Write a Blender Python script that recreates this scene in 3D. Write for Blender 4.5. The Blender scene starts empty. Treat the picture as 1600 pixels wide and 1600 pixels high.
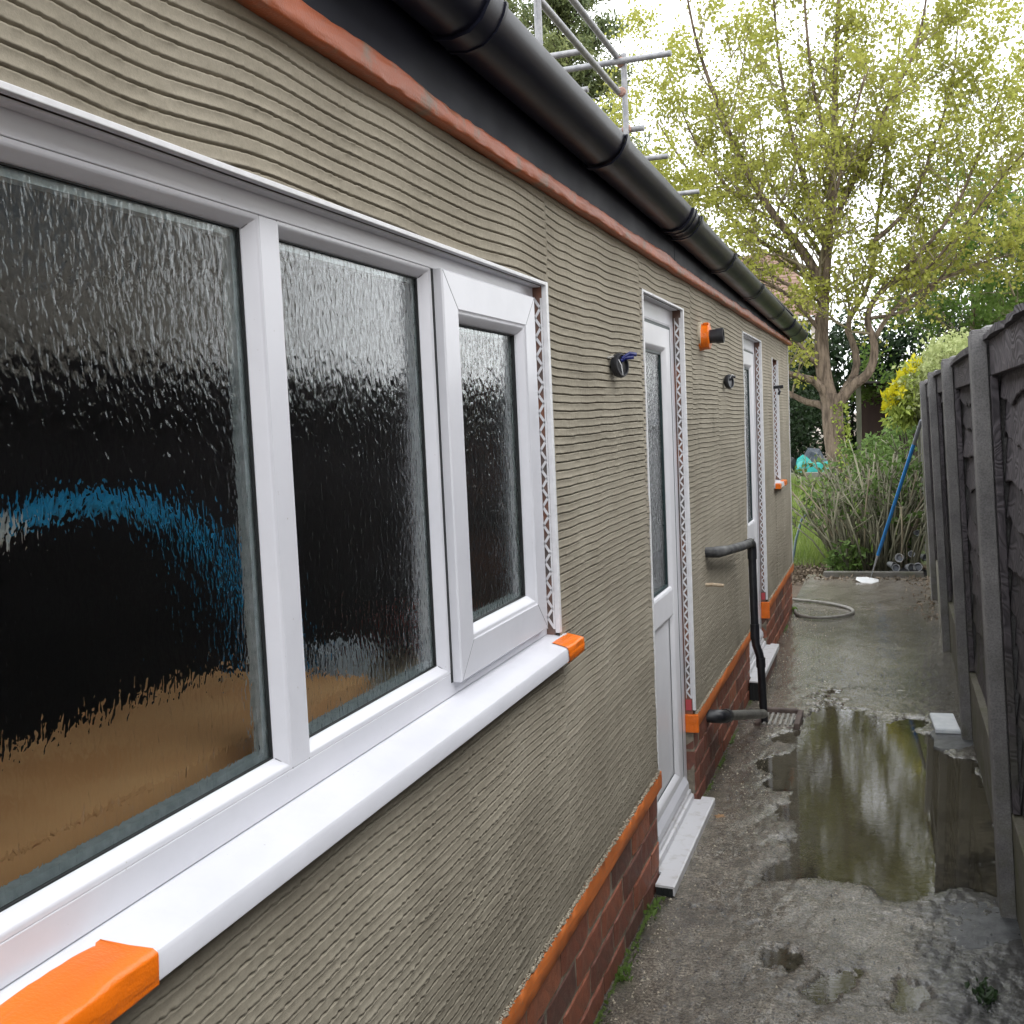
import bpy, math, random
import numpy as np
from mathutils import Vector, Matrix

random.seed(7)
RNG = np.random.default_rng(7)
S = bpy.context.scene
COL = S.collection

# ------------------------------------------------------------------ camera
cam_d = bpy.data.cameras.new("camera")
cam_d.sensor_width = 36.0
cam_d.lens = 36.0 * 1650 / 1600
cam_d.clip_start = 0.02
cam_d.clip_end = 1500
cam = bpy.data.objects.new("camera", cam_d)
COL.objects.link(cam)
yaw, pitch, roll = 0.346822, 0.080191, -0.0447527
fw = Vector((-math.sin(yaw) * math.cos(pitch), math.cos(yaw) * math.cos(pitch), -math.sin(pitch)))
rt = Vector((math.cos(yaw), math.sin(yaw), 0))
up = rt.cross(fw)
r2 = rt * math.cos(roll) + up * math.sin(roll)
u2 = -rt * math.sin(roll) + up * math.cos(roll)
M = Matrix((r2, u2, -fw)).transposed().to_4x4()
M.translation = Vector((0.783, 0.0, 1.629))
cam.matrix_world = M
S.camera = cam

# ------------------------------------------------------------------ sky and sun
SUN_EL, SUN_AZ = math.radians(52), math.radians(118)   # azimuth clockwise from +Y
w = bpy.data.worlds.new("World")
S.world = w
w.use_nodes = True
nt = w.node_tree
nt.nodes.clear()
out = nt.nodes.new("ShaderNodeOutputWorld")
bg = nt.nodes.new("ShaderNodeBackground")
sky = nt.nodes.new("ShaderNodeTexSky")
sky.sky_type = 'NISHITA'
sky.sun_disc = False
sky.sun_elevation = SUN_EL
sky.sun_rotation = SUN_AZ
tc = nt.nodes.new("ShaderNodeTexCoord")
nz = nt.nodes.new("ShaderNodeTexNoise")
nz.inputs["Scale"].default_value = 2.2
nz.inputs["Detail"].default_value = 5
rp = nt.nodes.new("ShaderNodeValToRGB")
rp.color_ramp.elements[0].position = 0.30
rp.color_ramp.elements[0].color = (0.78, 0.78, 0.78, 1)
rp.color_ramp.elements[1].position = 0.55
rp.color_ramp.elements[1].color = (1, 1, 1, 1)
mx = nt.nodes.new("ShaderNodeMix")
mx.data_type = 'RGBA'
mx.inputs[7].default_value = (10.6, 10.8, 11.0, 1)
nt.links.new(tc.outputs["Generated"], nz.inputs["Vector"])
nt.links.new(nz.outputs["Fac"], rp.inputs["Fac"])
nt.links.new(rp.outputs["Color"], mx.inputs[0])
nt.links.new(sky.outputs["Color"], mx.inputs[6])
nt.links.new(mx.outputs[2], bg.inputs["Color"])
bg.inputs["Strength"].default_value = 0.15
nt.links.new(bg.outputs["Background"], out.inputs["Surface"])

sl = bpy.data.lights.new("sun", 'SUN')
sl.energy = 0.5
sl.angle = math.radians(25)
sl.color = (1.0, 0.97, 0.93)
so = bpy.data.objects.new("sun", sl)
COL.objects.link(so)
sd = Vector((math.sin(SUN_AZ) * math.cos(SUN_EL), math.cos(SUN_AZ) * math.cos(SUN_EL), math.sin(SUN_EL)))
so.rotation_euler = sd.to_track_quat('Z', 'Y').to_euler()

S.view_settings.view_transform = 'Standard'
S.view_settings.look = 'None'
S.view_settings.gamma = 1.0
S.view_settings.use_curve_mapping = False
S.view_settings.exposure = 1.0

# ------------------------------------------------------------------ helpers
class MB:
    def __init__(s):
        s.v, s.f = [], []
    def box(s, x0, x1, y0, y1, z0, z1):
        n = len(s.v)
        s.v += [(x0, y0, z0), (x1, y0, z0), (x1, y1, z0), (x0, y1, z0), (x0, y0, z1), (x1, y0, z1), (x1, y1, z1), (x0, y1, z1)]
        s.f += [(n, n+3, n+2, n+1), (n+4, n+5, n+6, n+7), (n, n+1, n+5, n+4), (n+1, n+2, n+6, n+5), (n+2, n+3, n+7, n+6), (n+3, n, n+4, n+7)]
        return s
    def poly_x(s, pts, y0, y1):          # extrude (x,z) profile along y
        n, k = len(s.v), len(pts)
        s.v += [(p[0], y0, p[1]) for p in pts] + [(p[0], y1, p[1]) for p in pts]
        s.f += [(n+i, n+(i+1) % k, n+k+(i+1) % k, n+k+i) for i in range(k)]
        s.f += [tuple(range(n+k-1, n-1, -1)), tuple(range(n+k, n+2*k))]
        return s
    def poly_z(s, pts, z0, z1):          # extrude (x,y) polygon along z
        n, k = len(s.v), len(pts)
        s.v += [(p[0], p[1], z0) for p in pts] + [(p[0], p[1], z1) for p in pts]
        s.f += [(n+i, n+(i+1) % k, n+k+(i+1) % k, n+k+i) for i in range(k)]
        s.f += [tuple(range(n+k-1, n-1, -1)), tuple(range(n+k, n+2*k))]
        return s
    def tube(s, path, r, sides=8, caps=True):
        P = [Vector(p) for p in path]
        R = r if isinstance(r, (list, tuple)) else [r] * len(P)
        n0 = len(s.v)
        prev = None
        for i, p in enumerate(P):
            if i == 0: t = P[1] - P[0]
            elif i == len(P) - 1: t = P[-1] - P[-2]
            else: t = (P[i+1] - P[i]).normalized() + (P[i] - P[i-1]).normalized()
            if t.length < 1e-9: t = Vector((0, 0, 1))
            t.normalize()
            if prev is None:
                a = Vector((0, 0, 1)) if abs(t.z) < 0.9 else Vector((1, 0, 0))
                u = t.cross(a).normalized()
            else:
                u = (prev - t * prev.dot(t))
                u = u.normalized() if u.length > 1e-6 else t.orthogonal().normalized()
            prev = u
            vv = t.cross(u)
            for k in range(sides):
                an = 2 * math.pi * k / sides
                q = p + (u * math.cos(an) + vv * math.sin(an)) * R[i]
                s.v.append((q.x, q.y, q.z))
        for i in range(len(P) - 1):
            a = n0 + i * sides
            for k in range(sides):
                k2 = (k + 1) % sides
                s.f.append((a+k, a+k2, a+sides+k2, a+sides+k))
        if caps:
            s.f.append(tuple(range(n0 + sides - 1, n0 - 1, -1)))
            e = n0 + (len(P) - 1) * sides
            s.f.append(tuple(range(e, e + sides)))
        return s
    def ring(s, rect, prof, closed=False):   # mitred ring: rect (y0,y1,z0,z1), profile [(inset,x)]
        y0, y1, z0, z1 = rect
        n, k = len(s.v), len(prof)
        for (i, x) in prof:
            s.v += [(x, y0+i, z0+i), (x, y1-i, z0+i), (x, y1-i, z1-i), (x, y0+i, z1-i)]
        rng = range(k if closed else k - 1)
        for j in rng:
            a, b = n + 4*j, n + 4*((j+1) % k)
            for c in range(4):
                d = (c+1) % 4
                s.f.append((a+c, a+d, b+d, b+c))
        return s
    def lathe(s, o, axis, prof, sides=20):   # prof [(along, radius)]
        ax = Vector(axis).normalized()
        u = ax.orthogonal().normalized(); v = ax.cross(u)
        n = len(s.v)
        for (t, r) in prof:
            for k in range(sides):
                an = 2*math.pi*k/sides
                q = Vector(o) + ax*t + (u*math.cos(an)+v*math.sin(an))*r
                s.v.append((q.x, q.y, q.z))
        for i in range(len(prof)-1):
            a = n+i*sides
            for k in range(sides):
                k2 = (k+1) % sides
                s.f.append((a+k, a+k2, a+sides+k2, a+sides+k))
        s.f.append(tuple(range(n+sides-1, n-1, -1)))
        e = n+(len(prof)-1)*sides
        s.f.append(tuple(range(e, e+sides)))
        return s
    def build(s, name, mat, parent=None, smooth=False, bevel=0.0, **tags):
        me = bpy.data.meshes.new(name)
        me.from_pydata(s.v, [], s.f)
        return link(name, me, mat, parent, smooth, bevel, **tags)

def link(name, me, mat, parent=None, smooth=False, bevel=0.0, **tags):
    o = bpy.data.objects.new(name, me)
    COL.objects.link(o)
    if mat is not None:
        me.materials.append(MAT[mat])
    if smooth:
        me.polygons.foreach_set("use_smooth", [True] * len(me.polygons))
        if smooth == 'auto':
            me.update()
            try: me.set_sharp_from_angle(angle=math.radians(35))
            except Exception: pass
    if bevel:
        m = o.modifiers.new("bevel", 'BEVEL')
        m.width = bevel; m.segments = 2; m.limit_method = 'ANGLE'; m.angle_limit = math.radians(35)
    if parent is not None:
        o.parent = parent
    for k, v in tags.items():
        if v is not None: o[k] = v
    return o

def arr(name, V, Q, mat, parent=None, smooth=True, **tags):
    V = np.asarray(V, dtype=np.float32); Q = np.asarray(Q, dtype=np.int32)
    k = Q.shape[1]
    me = bpy.data.meshes.new(name)
    me.vertices.add(len(V)); me.vertices.foreach_set("co", V.ravel())
    me.loops.add(Q.size); me.loops.foreach_set("vertex_index", Q.ravel())
    me.polygons.add(len(Q)); me.polygons.foreach_set("loop_start", np.arange(0, Q.size, k, dtype=np.int32))
    me.update(calc_edges=True); me.validate()
    o = link(name, me, mat, parent, False, 0, **tags)
    if smooth: me.polygons.foreach_set("use_smooth", np.ones(len(me.polygons), dtype=bool))
    return o

def thing(name, label, cat, loc=(0, 0, 0), group=None):
    o = bpy.data.objects.new(name, None)
    o.empty_display_size = 0.1
    COL.objects.link(o)
    o.location = loc
    o["label"] = label; o["category"] = cat
    if group: o["group"] = group
    return o

class SmoothNoise:      # cheap smooth 2-D noise made of rotated sines
    def __init__(s, seed, n=7, fmin=1.0, fmax=6.0):
        r = np.random.default_rng(seed)
        f = np.exp(r.uniform(math.log(fmin), math.log(fmax), n)); a = r.uniform(0, 2*math.pi, n)
        s.kx, s.ky, s.ph = f*np.cos(a), f*np.sin(a), r.uniform(0, 6.28, n)
        s.am = 1/np.sqrt(f); s.am = s.am/np.sqrt((s.am**2).sum()/2)
    def __call__(s, x, y):
        o = 0
        for i in range(len(s.kx)): o = o + s.am[i]*np.sin(2*math.pi*(s.kx[i]*x+s.ky[i]*y)+s.ph[i])
        return o

# ------------------------------------------------------------------ materials
MAT = {}
def newmat(name):
    m = bpy.data.materials.new(name); m.use_nodes = True
    MAT[name] = m
    n = m.node_tree.nodes
    return m, m.node_tree, n["Principled BSDF"]

def noise(t, vec, scale, detail=4, rough=0.55, dist=0.0):
    n = t.nodes.new("ShaderNodeTexNoise")
    n.inputs["Scale"].default_value = scale; n.inputs["Detail"].default_value = detail
    n.inputs["Roughness"].default_value = rough; n.inputs["Distortion"].default_value = dist
    t.links.new(vec, n.inputs["Vector"])
    return n.outputs["Fac"]
def ramp(t, fac, stops):
    r = t.nodes.new("ShaderNodeValToRGB")
    e = r.color_ramp.elements
    while len(e) < len(stops): e.new(0.5)
    for i, (p, c) in enumerate(stops):
        e[i].position = p
        e[i].color = (c, c, c, 1) if not isinstance(c, (tuple, list)) else (*c, 1)
    t.links.new(fac, r.inputs["Fac"])
    return r.outputs["Color"]
def mixc(t, fac, a, b, mode='MIX'):
    m = t.nodes.new("ShaderNodeMix"); m.data_type = 'RGBA'; m.blend_type = mode
    for sock, val in ((m.inputs[0], fac), (m.inputs[6], a), (m.inputs[7], b)):
        if isinstance(val, (int, float)): sock.default_value = val
        elif isinstance(val, (tuple, list)): sock.default_value = (*val, 1)
        else: t.links.new(val, sock)
    return m.outputs[2]
def math_(t, op, a, b=None):
    m = t.nodes.new("ShaderNodeMath"); m.operation = op
    for i, val in enumerate((a, b)):
        if val is None: continue
        if isinstance(val, (int, float)): m.inputs[i].default_value = val
        else: t.links.new(val, m.inputs[i])
    return m.outputs[0]
def bump(t, bsdf, h, strength, dist=0.01, prev=None):
    b = t.nodes.new("ShaderNodeBump")
    b.inputs["Strength"].default_value = strength; b.inputs["Distance"].default_value = dist
    t.links.new(h, b.inputs["Height"])
    if prev is not None: t.links.new(prev, b.inputs["Normal"])
    if bsdf is not None: t.links.new(b.outputs["Normal"], bsdf.inputs["Normal"])
    return b.outputs["Normal"]
def coords(t, scale=(1, 1, 1), kind="Object"):
    c = t.nodes.new("ShaderNodeTexCoord"); mp = t.nodes.new("ShaderNodeMapping")
    mp.inputs["Scale"].default_value = scale
    t.links.new(c.outputs[kind], mp.inputs["Vector"])
    return mp.outputs["Vector"]
def objrand(t):
    return t.nodes.new("ShaderNodeObjectInfo").outputs["Random"]

def simple(name, c1, c2=None, scale=8, rough=0.5, r2=None, bs=None, bst=0.3, bd=0.004, metal=0.0, sc=(1, 1, 1), spec=0.5, lo=0.35, hi=0.65, detail=4):
    m, t, b = newmat(name)
    v = coords(t, sc)
    b.inputs["Metallic"].default_value = metal
    b.inputs["Specular IOR Level"].default_value = spec
    if c2 is None: b.inputs["Base Color"].default_value = (*c1, 1)
    else:
        f = noise(t, v, scale, detail)
        t.links.new(ramp(t, f, [(lo, c1), (hi, c2)]), b.inputs["Base Color"])
    if r2 is None: b.inputs["Roughness"].default_value = rough
    else: t.links.new(ramp(t, noise(t, v, scale*0.7, 3), [(0.35, rough), (0.65, r2)]), b.inputs["Roughness"])
    if bs: bump(t, b, noise(t, v, bs, 5, 0.6), bst, bd)
    return m, t, b

# cement render
m, t, b = newmat("render")
v = coords(t)
c = ramp(t, noise(t, v, 3.0, 5, 0.6), [(0.30, (0.242, 0.216, 0.167)), (0.55, (0.300, 0.270, 0.211)), (0.75, (0.345, 0.312, 0.248))])
c = mixc(t, 1.0, c, ramp(t, noise(t, v, 220, 3, 0.6), [(0.25, 0.90), (0.6, 1.04)]), 'MULTIPLY')
damp = ramp(t, noise(t, coords(t, (1, 1.6, 0.45)), 3.4, 4), [(0.60, 1.0), (0.74, 0.74)])
c = mixc(t, 1.0, c, damp, 'MULTIPLY')
t.links.new(c, b.inputs["Base Color"])
b.inputs["Roughness"].default_value = 0.88
b.inputs["Specular IOR Level"].default_value = 0.25
n1 = bump(t, None, noise(t, v, 480, 4, 0.65), 0.3, 0.0012)
n2 = bump(t, b, noise(t, coords(t, (1, 0.5, 1)), 120, 4, 0.6), 0.25, 0.002, n1)

simple("crumb", (0.36, 0.32, 0.25), (0.52, 0.46, 0.36), 60, 0.95, bs=300, bst=0.6)
m, t, b = simple("upvc", (0.60, 0.605, 0.65), (0.64, 0.642, 0.685), 5, 0.30, spec=0.45)
base_c = b.inputs["Base Color"].links[0].from_socket
v = coords(t)
c = mixc(t, 1.0, base_c, ramp(t, noise(t, v, 9, 6, 0.7), [(0.30, 0.95), (0.55, 1.0)]), "MULTIPLY")
c = mixc(t, ramp(t, noise(t, v, 120, 3, 0.6), [(0.72, 0.0), (0.76, 0.55)]), c, (0.30, 0.27, 0.22))
t.links.new(c, b.inputs["Base Color"])
m, t, b = simple("upvc_dirty", (0.50, 0.49, 0.48), (0.64, 0.64, 0.665), 22, 0.38, lo=0.30, hi=0.48)
simple("upvc_foil", (0.65, 0.652, 0.685), (0.69, 0.69, 0.72), 9, 0.35, bs=300, bst=0.05)
simple("joint_line", (0.22, 0.22, 0.24), rough=0.7)
simple("gasket", (0.01, 0.012, 0.013), rough=0.6)
simple("gasket_green", (0.012, 0.030, 0.032), rough=0.5)
simple("spacer", (0.42, 0.46, 0.46), (0.58, 0.62, 0.62), 60, 0.45, metal=0.3)
simple("bead_pvc", (0.64, 0.64, 0.66), (0.72, 0.72, 0.74), 40, 0.45)
simple("masonry", (0.115, 0.105, 0.100), (0.22, 0.095, 0.060), 9, 0.9, bs=90)
simple("label_red", (0.45, 0.06, 0.07), rough=0.5)
m, t, b = simple("gutter", (0.008, 0.009, 0.018), (0.012, 0.013, 0.024), 6, 0.30, 0.36, spec=0.24)
simple("fascia", (0.008, 0.009, 0.017), (0.012, 0.013, 0.023), 7, 0.5, 0.6, spec=0.10)
simple("roof_felt", (0.035, 0.033, 0.033), (0.06, 0.055, 0.05), 20, 0.9, bs=120)

def tape(name, base, dirt, lo, hi, rough, bst, dscale):
    m, t, b = newmat(name)
    v = coords(t)
    f = ramp(t, noise(t, v, dscale, 6, 0.7), [(lo, 0.0), (hi, 1.0)])
    sh = ramp(t, noise(t, coords(t, (1, 0.3, 1)), 14, 3), [(0.3, 0.82), (0.7, 1.08)])
    c = mixc(t, 1.0, base, sh, 'MULTIPLY')
    t.links.new(mixc(t, f, c, dirt), b.inputs["Base Color"])
    b.inputs["Roughness"].default_value = rough
    n1 = bump(t, None, noise(t, coords(t, (1, 0.15, 1)), 30, 2, 0.5, 0.8), bst, 0.006)
    bump(t, b, noise(t, v, 260, 3), bst*0.5, 0.002, n1)
tape("tape_orange", (0.80, 0.165, 0.006), (0.50, 0.20, 0.08), 0.66, 0.78, 0.30, 0.8, 12)
tape("tape_fascia", (0.40, 0.090, 0.022), (0.20, 0.135, 0.09), 0.52, 0.66, 0.45, 0.9, 11)
tape("tape_plinth", (0.64, 0.165, 0.028), (0.40, 0.21, 0.11), 0.55, 0.68, 0.6, 0.5, 150)

# bricks
m, t, b = newmat("brick")
v = coords(t)
r = objrand(t)
c = ramp(t, r, [(0.0, (0.13, 0.060, 0.045)), (0.35, (0.215, 0.074, 0.047)), (0.65, (0.29, 0.095, 0.053)), (1.0, (0.36, 0.125, 0.064))])
c = mixc(t, 1.0, c, ramp(t, noise(t, v, 24, 6, 0.7), [(0.28, 0.50), (0.68, 1.18)]), 'MULTIPLY')
c = mixc(t, ramp(t, noise(t, v, 7, 5, 0.7), [(0.56, 0.0), (0.78, 0.55)]), c, (0.10, 0.075, 0.055))
t.links.new(c, b.inputs["Base Color"])
t.links.new(ramp(t, noise(t, v, 18, 3), [(0.3, 0.42), (0.7, 0.8)]), b.inputs["Roughness"])
bump(t, b, noise(t, v, 130, 6, 0.7), 0.5, 0.004)
simple("mortar", (0.16, 0.135, 0.105), (0.32, 0.28, 0.215), 28, 0.95, bs=180, bst=0.8)

# obscured glass
def glass(name, vec, scale, strength, dist, tint, wob):
    m, t, b = newmat(name)
    b.inputs["Base Color"].default_value = (*tint, 1)
    b.inputs["Transmission Weight"].default_value = 1.0
    b.inputs["Roughness"].default_value = 0.03
    b.inputs["IOR"].default_value = 1.46
    vv = coords(t, vec)
    h = noise(t, vv, scale, 1.5, 0.45, wob)
    bump(t, b, h, strength, dist)
glass("glass_rain", (1, 1.0, 0.46), 110, 0.32, 0.0029, (0.86, 0.92, 0.93), 0.55)
glass("glass_cast", (1, 1.0, 0.65), 85, 0.34, 0.0034, (0.86, 0.92, 0.92), 0.4)
glass("glass_floral", (1, 1.0, 0.8), 60, 0.5, 0.008, (0.95, 0.97, 0.98), 1.5)

# interior
simple("room", (0.13, 0.12, 0.115), (0.17, 0.16, 0.15), 3, 0.9)
simple("card", (0.66, 0.31, 0.12), (0.76, 0.41, 0.18), 5, 0.8)
simple("worktop", (0.42, 0.30, 0.18), (0.50, 0.37, 0.23), 10, 0.5, sc=(8, 1, 1))
simple("hoop_blue", (0.015, 0.42, 0.82), rough=0.3)
simple("hoop_white", (0.75, 0.76, 0.74), rough=0.4)
simple("bowl_red", (0.45, 0.05, 0.03), rough=0.4)
simple("cloth_white", (0.6, 0.62, 0.66), rough=0.9)
simple("curtain", (0.75, 0.75, 0.76), (0.82, 0.82, 0.83), 4, 0.9)

# path concrete
m, t, b = newmat("concrete_path")
v = coords(t)
geo = t.nodes.new("ShaderNodeNewGeometry")
sx = t.nodes.new("ShaderNodeSeparateXYZ"); t.links.new(geo.outputs["Position"], sx.inputs[0])
X, Y, Z = sx.outputs
c = ramp(t, noise(t, v, 2.6, 6, 0.65), [(0.28, (0.140, 0.119, 0.092)), (0.5, (0.245, 0.213, 0.168)), (0.72, (0.355, 0.314, 0.252))])
c = mixc(t, 1.0, c, ramp(t, noise(t, v, 130, 5, 0.75), [(0.36, 0.10), (0.5, 0.92), (0.62, 1.95)]), 'MULTIPLY')
c = mixc(t, 1.0, c, ramp(t, noise(t, v, 19, 5, 0.7), [(0.34, 0.55), (0.6, 1.12)]), 'MULTIPLY')
moss = math_(t, 'MULTIPLY', ramp(t, noise(t, v, 5.5, 5, 0.7), [(0.52, 0.0), (0.68, 1.0)]), ramp(t, math_(t, 'MULTIPLY', Y, 0.1), [(0.36, 0.15), (0.52, 0.75), (0.66, 0.25)]))
c = mixc(t, moss, c, (0.105, 0.098, 0.055))
mudx = math_(t, 'ADD', X, math_(t, 'MULTIPLY', math_(t, 'SUBTRACT', noise(t, v, 5, 5, 0.7), 0.5), 0.5))
mud = math_(t, 'MULTIPLY', ramp(t, mudx, [(0.80, 0.0), (0.92, 1.0)]), ramp(t, math_(t, 'MULTIPLY', Y, 0.1), [(0.33, 1.0), (0.50, 0.55), (1.0, 0.25)]))
c = mixc(t, mud, c, mixc(t, ramp(t, noise(t, v, 60, 4), [(0.4, 0.0), (0.6, 1.0)]), (0.030, 0.030, 0.031), (0.085, 0.085, 0.090)))
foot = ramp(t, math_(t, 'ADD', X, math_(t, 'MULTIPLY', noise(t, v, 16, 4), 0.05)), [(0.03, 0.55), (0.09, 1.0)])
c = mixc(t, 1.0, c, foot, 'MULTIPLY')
dampz = ramp(t, math_(t, 'ADD', math_(t, 'MULTIPLY', Z, 28.0), math_(t, 'MULTIPLY', noise(t, v, 30, 4), 0.15)), [(0.10, 0.55), (0.60, 1.0)])
c = mixc(t, 1.0, c, dampz, 'MULTIPLY')
dry = ramp(t, math_(t, 'ADD', math_(t, 'MULTIPLY', Y, 0.06), math_(t, 'MULTIPLY', noise(t, v, 3.5, 5, 0.65), 0.16)), [(0.60, 0.0), (0.76, 0.85)])
c = mixc(t, dry, c, mixc(t, ramp(t, noise(t, v, 14, 6, 0.7), [(0.35, 0.0), (0.65, 1.0)]), (0.13, 0.105, 0.08), (0.25, 0.22, 0.18)))
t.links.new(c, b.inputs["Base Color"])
wetn = noise(t, v, 3.3, 4, 0.6)
wet = math_(t, 'ADD', math_(t, 'MULTIPLY', wetn, 1.0), math_(t, 'MULTIPLY', X, 0.16))
rr = ramp(t, wet, [(0.42, 0.46), (0.55, 0.22), (0.70, 0.11)])
rr = mixc(t, ramp(t, math_(t, 'MULTIPLY', Y, 0.1), [(0.56, 0.0), (0.64, 0.75)]), rr, (0.13, 0.13, 0.13))
rr = mixc(t, dampz, (0.08, 0.08, 0.08), rr)
t.links.new(mixc(t, dry, rr, (0.8, 0.8, 0.8)), b.inputs["Roughness"])
b.inputs["Specular IOR Level"].default_value = 0.5
n1 = bump(t, None, noise(t, v, 26, 5, 0.7), 0.6, 0.012)
n2 = bump(t, b, noise(t, v, 110, 5, 0.75), 1.0, 0.007, n1)
wetc = mixc(t, dry, ramp(t, math_(t, 'ADD', wet, math_(t, 'MULTIPLY', noise(t, v, 45, 4), 0.25)), [(0.46, 0.15), (0.72, 1.0)]), (0.0, 0.0, 0.0))
wetc = mixc(t, ramp(t, math_(t, 'MULTIPLY', Y, 0.1), [(0.50, 0.0), (0.62, 0.9)]), wetc, (1.0, 1.0, 1.0))
t.links.new(wetc, b.inputs["Coat Weight"])
b.inputs["Coat Roughness"].default_value = 0.07
b.inputs["Coat IOR"].default_value = 1.5
cn = bump(t, None, math_(t, 'MULTIPLY', noise(t, coords(t, (0.8, 1.0, 1)), 60, 4, 0.65), ramp(t, math_(t, 'MULTIPLY', Y, 0.1), [(0.45, 1.0), (0.62, 0.35)])), 0.6, 0.006)
t.links.new(cn, b.inputs["Coat Normal"])

# puddle water: murky, clearer where it is shallow
m = bpy.data.materials.new("water"); m.use_nodes = True; MAT["water"] = m
t = m.node_tree; t.nodes.clear()
o = t.nodes.new("ShaderNodeOutputMaterial")
geo = t.nodes.new("ShaderNodeNewGeometry")
sx = t.nodes.new("ShaderNodeSeparateXYZ"); t.links.new(geo.outputs["Position"], sx.inputs[0])
calm = ramp(t, math_(t, 'ADD', sx.outputs[0], math_(t, 'MULTIPLY', noise(t, coords(t), 9, 3), 0.1)), [(0.90, 1.0), (0.97, 0.05)])
nrm = bump(t, None, math_(t, 'MULTIPLY', noise(t, coords(t, (0.55, 1.6, 1)), 70, 2, 0.5), calm), 0.06, 0.0022)
at = t.nodes.new("ShaderNodeAttribute"); at.attribute_name = "depth"
murk = ramp(t, math_(t, 'MULTIPLY', at.outputs["Fac"], 100.0), [(0.0, 0.0), (0.30, 0.25), (0.9, 0.80)])
df = t.nodes.new("ShaderNodeBsdfDiffuse")
t.links.new(ramp(t, noise(t, coords(t), 3, 4), [(0.3, (0.060, 0.053, 0.036)), (0.7, (0.100, 0.090, 0.064))]), df.inputs["Color"])
tr = t.nodes.new("ShaderNodeBsdfTransparent"); tr.inputs["Color"].default_value = (0.80, 0.78, 0.72, 1)
m1 = t.nodes.new("ShaderNodeMixShader"); t.links.new(murk, m1.inputs[0]); t.links.new(tr.outputs[0], m1.inputs[1]); t.links.new(df.outputs[0], m1.inputs[2])
gls = t.nodes.new("ShaderNodeBsdfGlossy"); gls.inputs["Roughness"].default_value = 0.015; t.links.new(nrm, gls.inputs["Normal"])
fr = t.nodes.new("ShaderNodeFresnel"); fr.inputs["IOR"].default_value = 1.5; t.links.new(nrm, fr.inputs["Normal"])
m2 = t.nodes.new("ShaderNodeMixShader"); t.links.new(fr.outputs[0], m2.inputs[0]); t.links.new(m1.outputs[0], m2.inputs[1]); t.links.new(gls.outputs[0], m2.inputs[2])
t.links.new(m2.outputs[0], o.inputs[0])

simple("haunch", (0.055, 0.058, 0.062), (0.11, 0.115, 0.12), 22, 0.55, 0.3, bs=90, bst=0.6)

# fence
m, t, b = newmat("fence_wood")
v = coords(t, (1, 0.30, 1.0))
gr = noise(t, v, 5, 1.5, 0.5, 1.6)
gr2 = math_(t, 'PINGPONG', math_(t, 'MULTIPLY', gr, 26), 1.0)
c = ramp(t, gr2, [(0.0, (0.030, 0.027, 0.031)), (0.45, (0.074, 0.066, 0.074)), (0.85, (0.066, 0.059, 0.066)), (1.0, (0.105, 0.096, 0.103))])
c = mixc(t, 1.0, c, ramp(t, objrand(t), [(0.0, 0.65), (1.0, 1.35)]), 'MULTIPLY')
c = mixc(t, 1.0, c, ramp(t, noise(t, coords(t), 4, 5, 0.7), [(0.3, 0.7), (0.7, 1.25)]), 'MULTIPLY')
geo = t.nodes.new("ShaderNodeNewGeometry")
sx = t.nodes.new("ShaderNodeSeparateXYZ"); t.links.new(geo.outputs["Position"], sx.inputs[0])
alg = math_(t, 'MULTIPLY', ramp(t, sx.outputs[2], [(0.35, 0.75), (0.95, 0.0)]), ramp(t, noise(t, coords(t), 4.5, 4), [(0.42, 0.0), (0.62, 1.0)]))
c = mixc(t, alg, c, (0.060, 0.068, 0.034))
t.links.new(c, b.inputs["Base Color"])
b.inputs["Roughness"].default_value = 0.72
b.inputs["Specular IOR Level"].default_value = 0.3
bump(t, b, gr2, 0.5, 0.004)

def concrete(name, c1, c2, moss):
    m, t, b = newmat(name)
    v = coords(t)
    c = ramp(t, noise(t, v, 6, 6, 0.7), [(0.3, c1), (0.7, c2)])
    c = mixc(t, 1.0, c, ramp(t, noise(t, v, 170, 4, 0.7), [(0.28, 0.6), (0.6, 1.15)]), 'MULTIPLY')
    geo = t.nodes.new("ShaderNodeNewGeometry")
    sx = t.nodes.new("ShaderNodeSeparateXYZ"); t.links.new(geo.outputs["Position"], sx.inputs[0])
    f = math_(t, 'MULTIPLY', ramp(t, noise(t, v, 9, 5, 0.7), [(0.46, 0.0), (0.62, 1.0)]), ramp(t, sx.outputs[2], [(0.1, moss), (0.6, moss*0.15)]))
    c = mixc(t, f, c, (0.075, 0.080, 0.035))
    t.links.new(c, b.inputs["Base Color"])
    b.inputs["Roughness"].default_value = 0.85
    bump(t, b, noise(t, v, 210, 5, 0.7), 0.5, 0.003)
concrete("post_concrete", (0.11, 0.107, 0.110), (0.21, 0.204, 0.204), 0.5)
concrete("gravel_concrete", (0.090, 0.083, 0.066), (0.15, 0.14, 0.112), 1.0)
concrete("kerb_concrete", (0.10, 0.095, 0.088), (0.19, 0.18, 0.165), 0.5)

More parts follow.
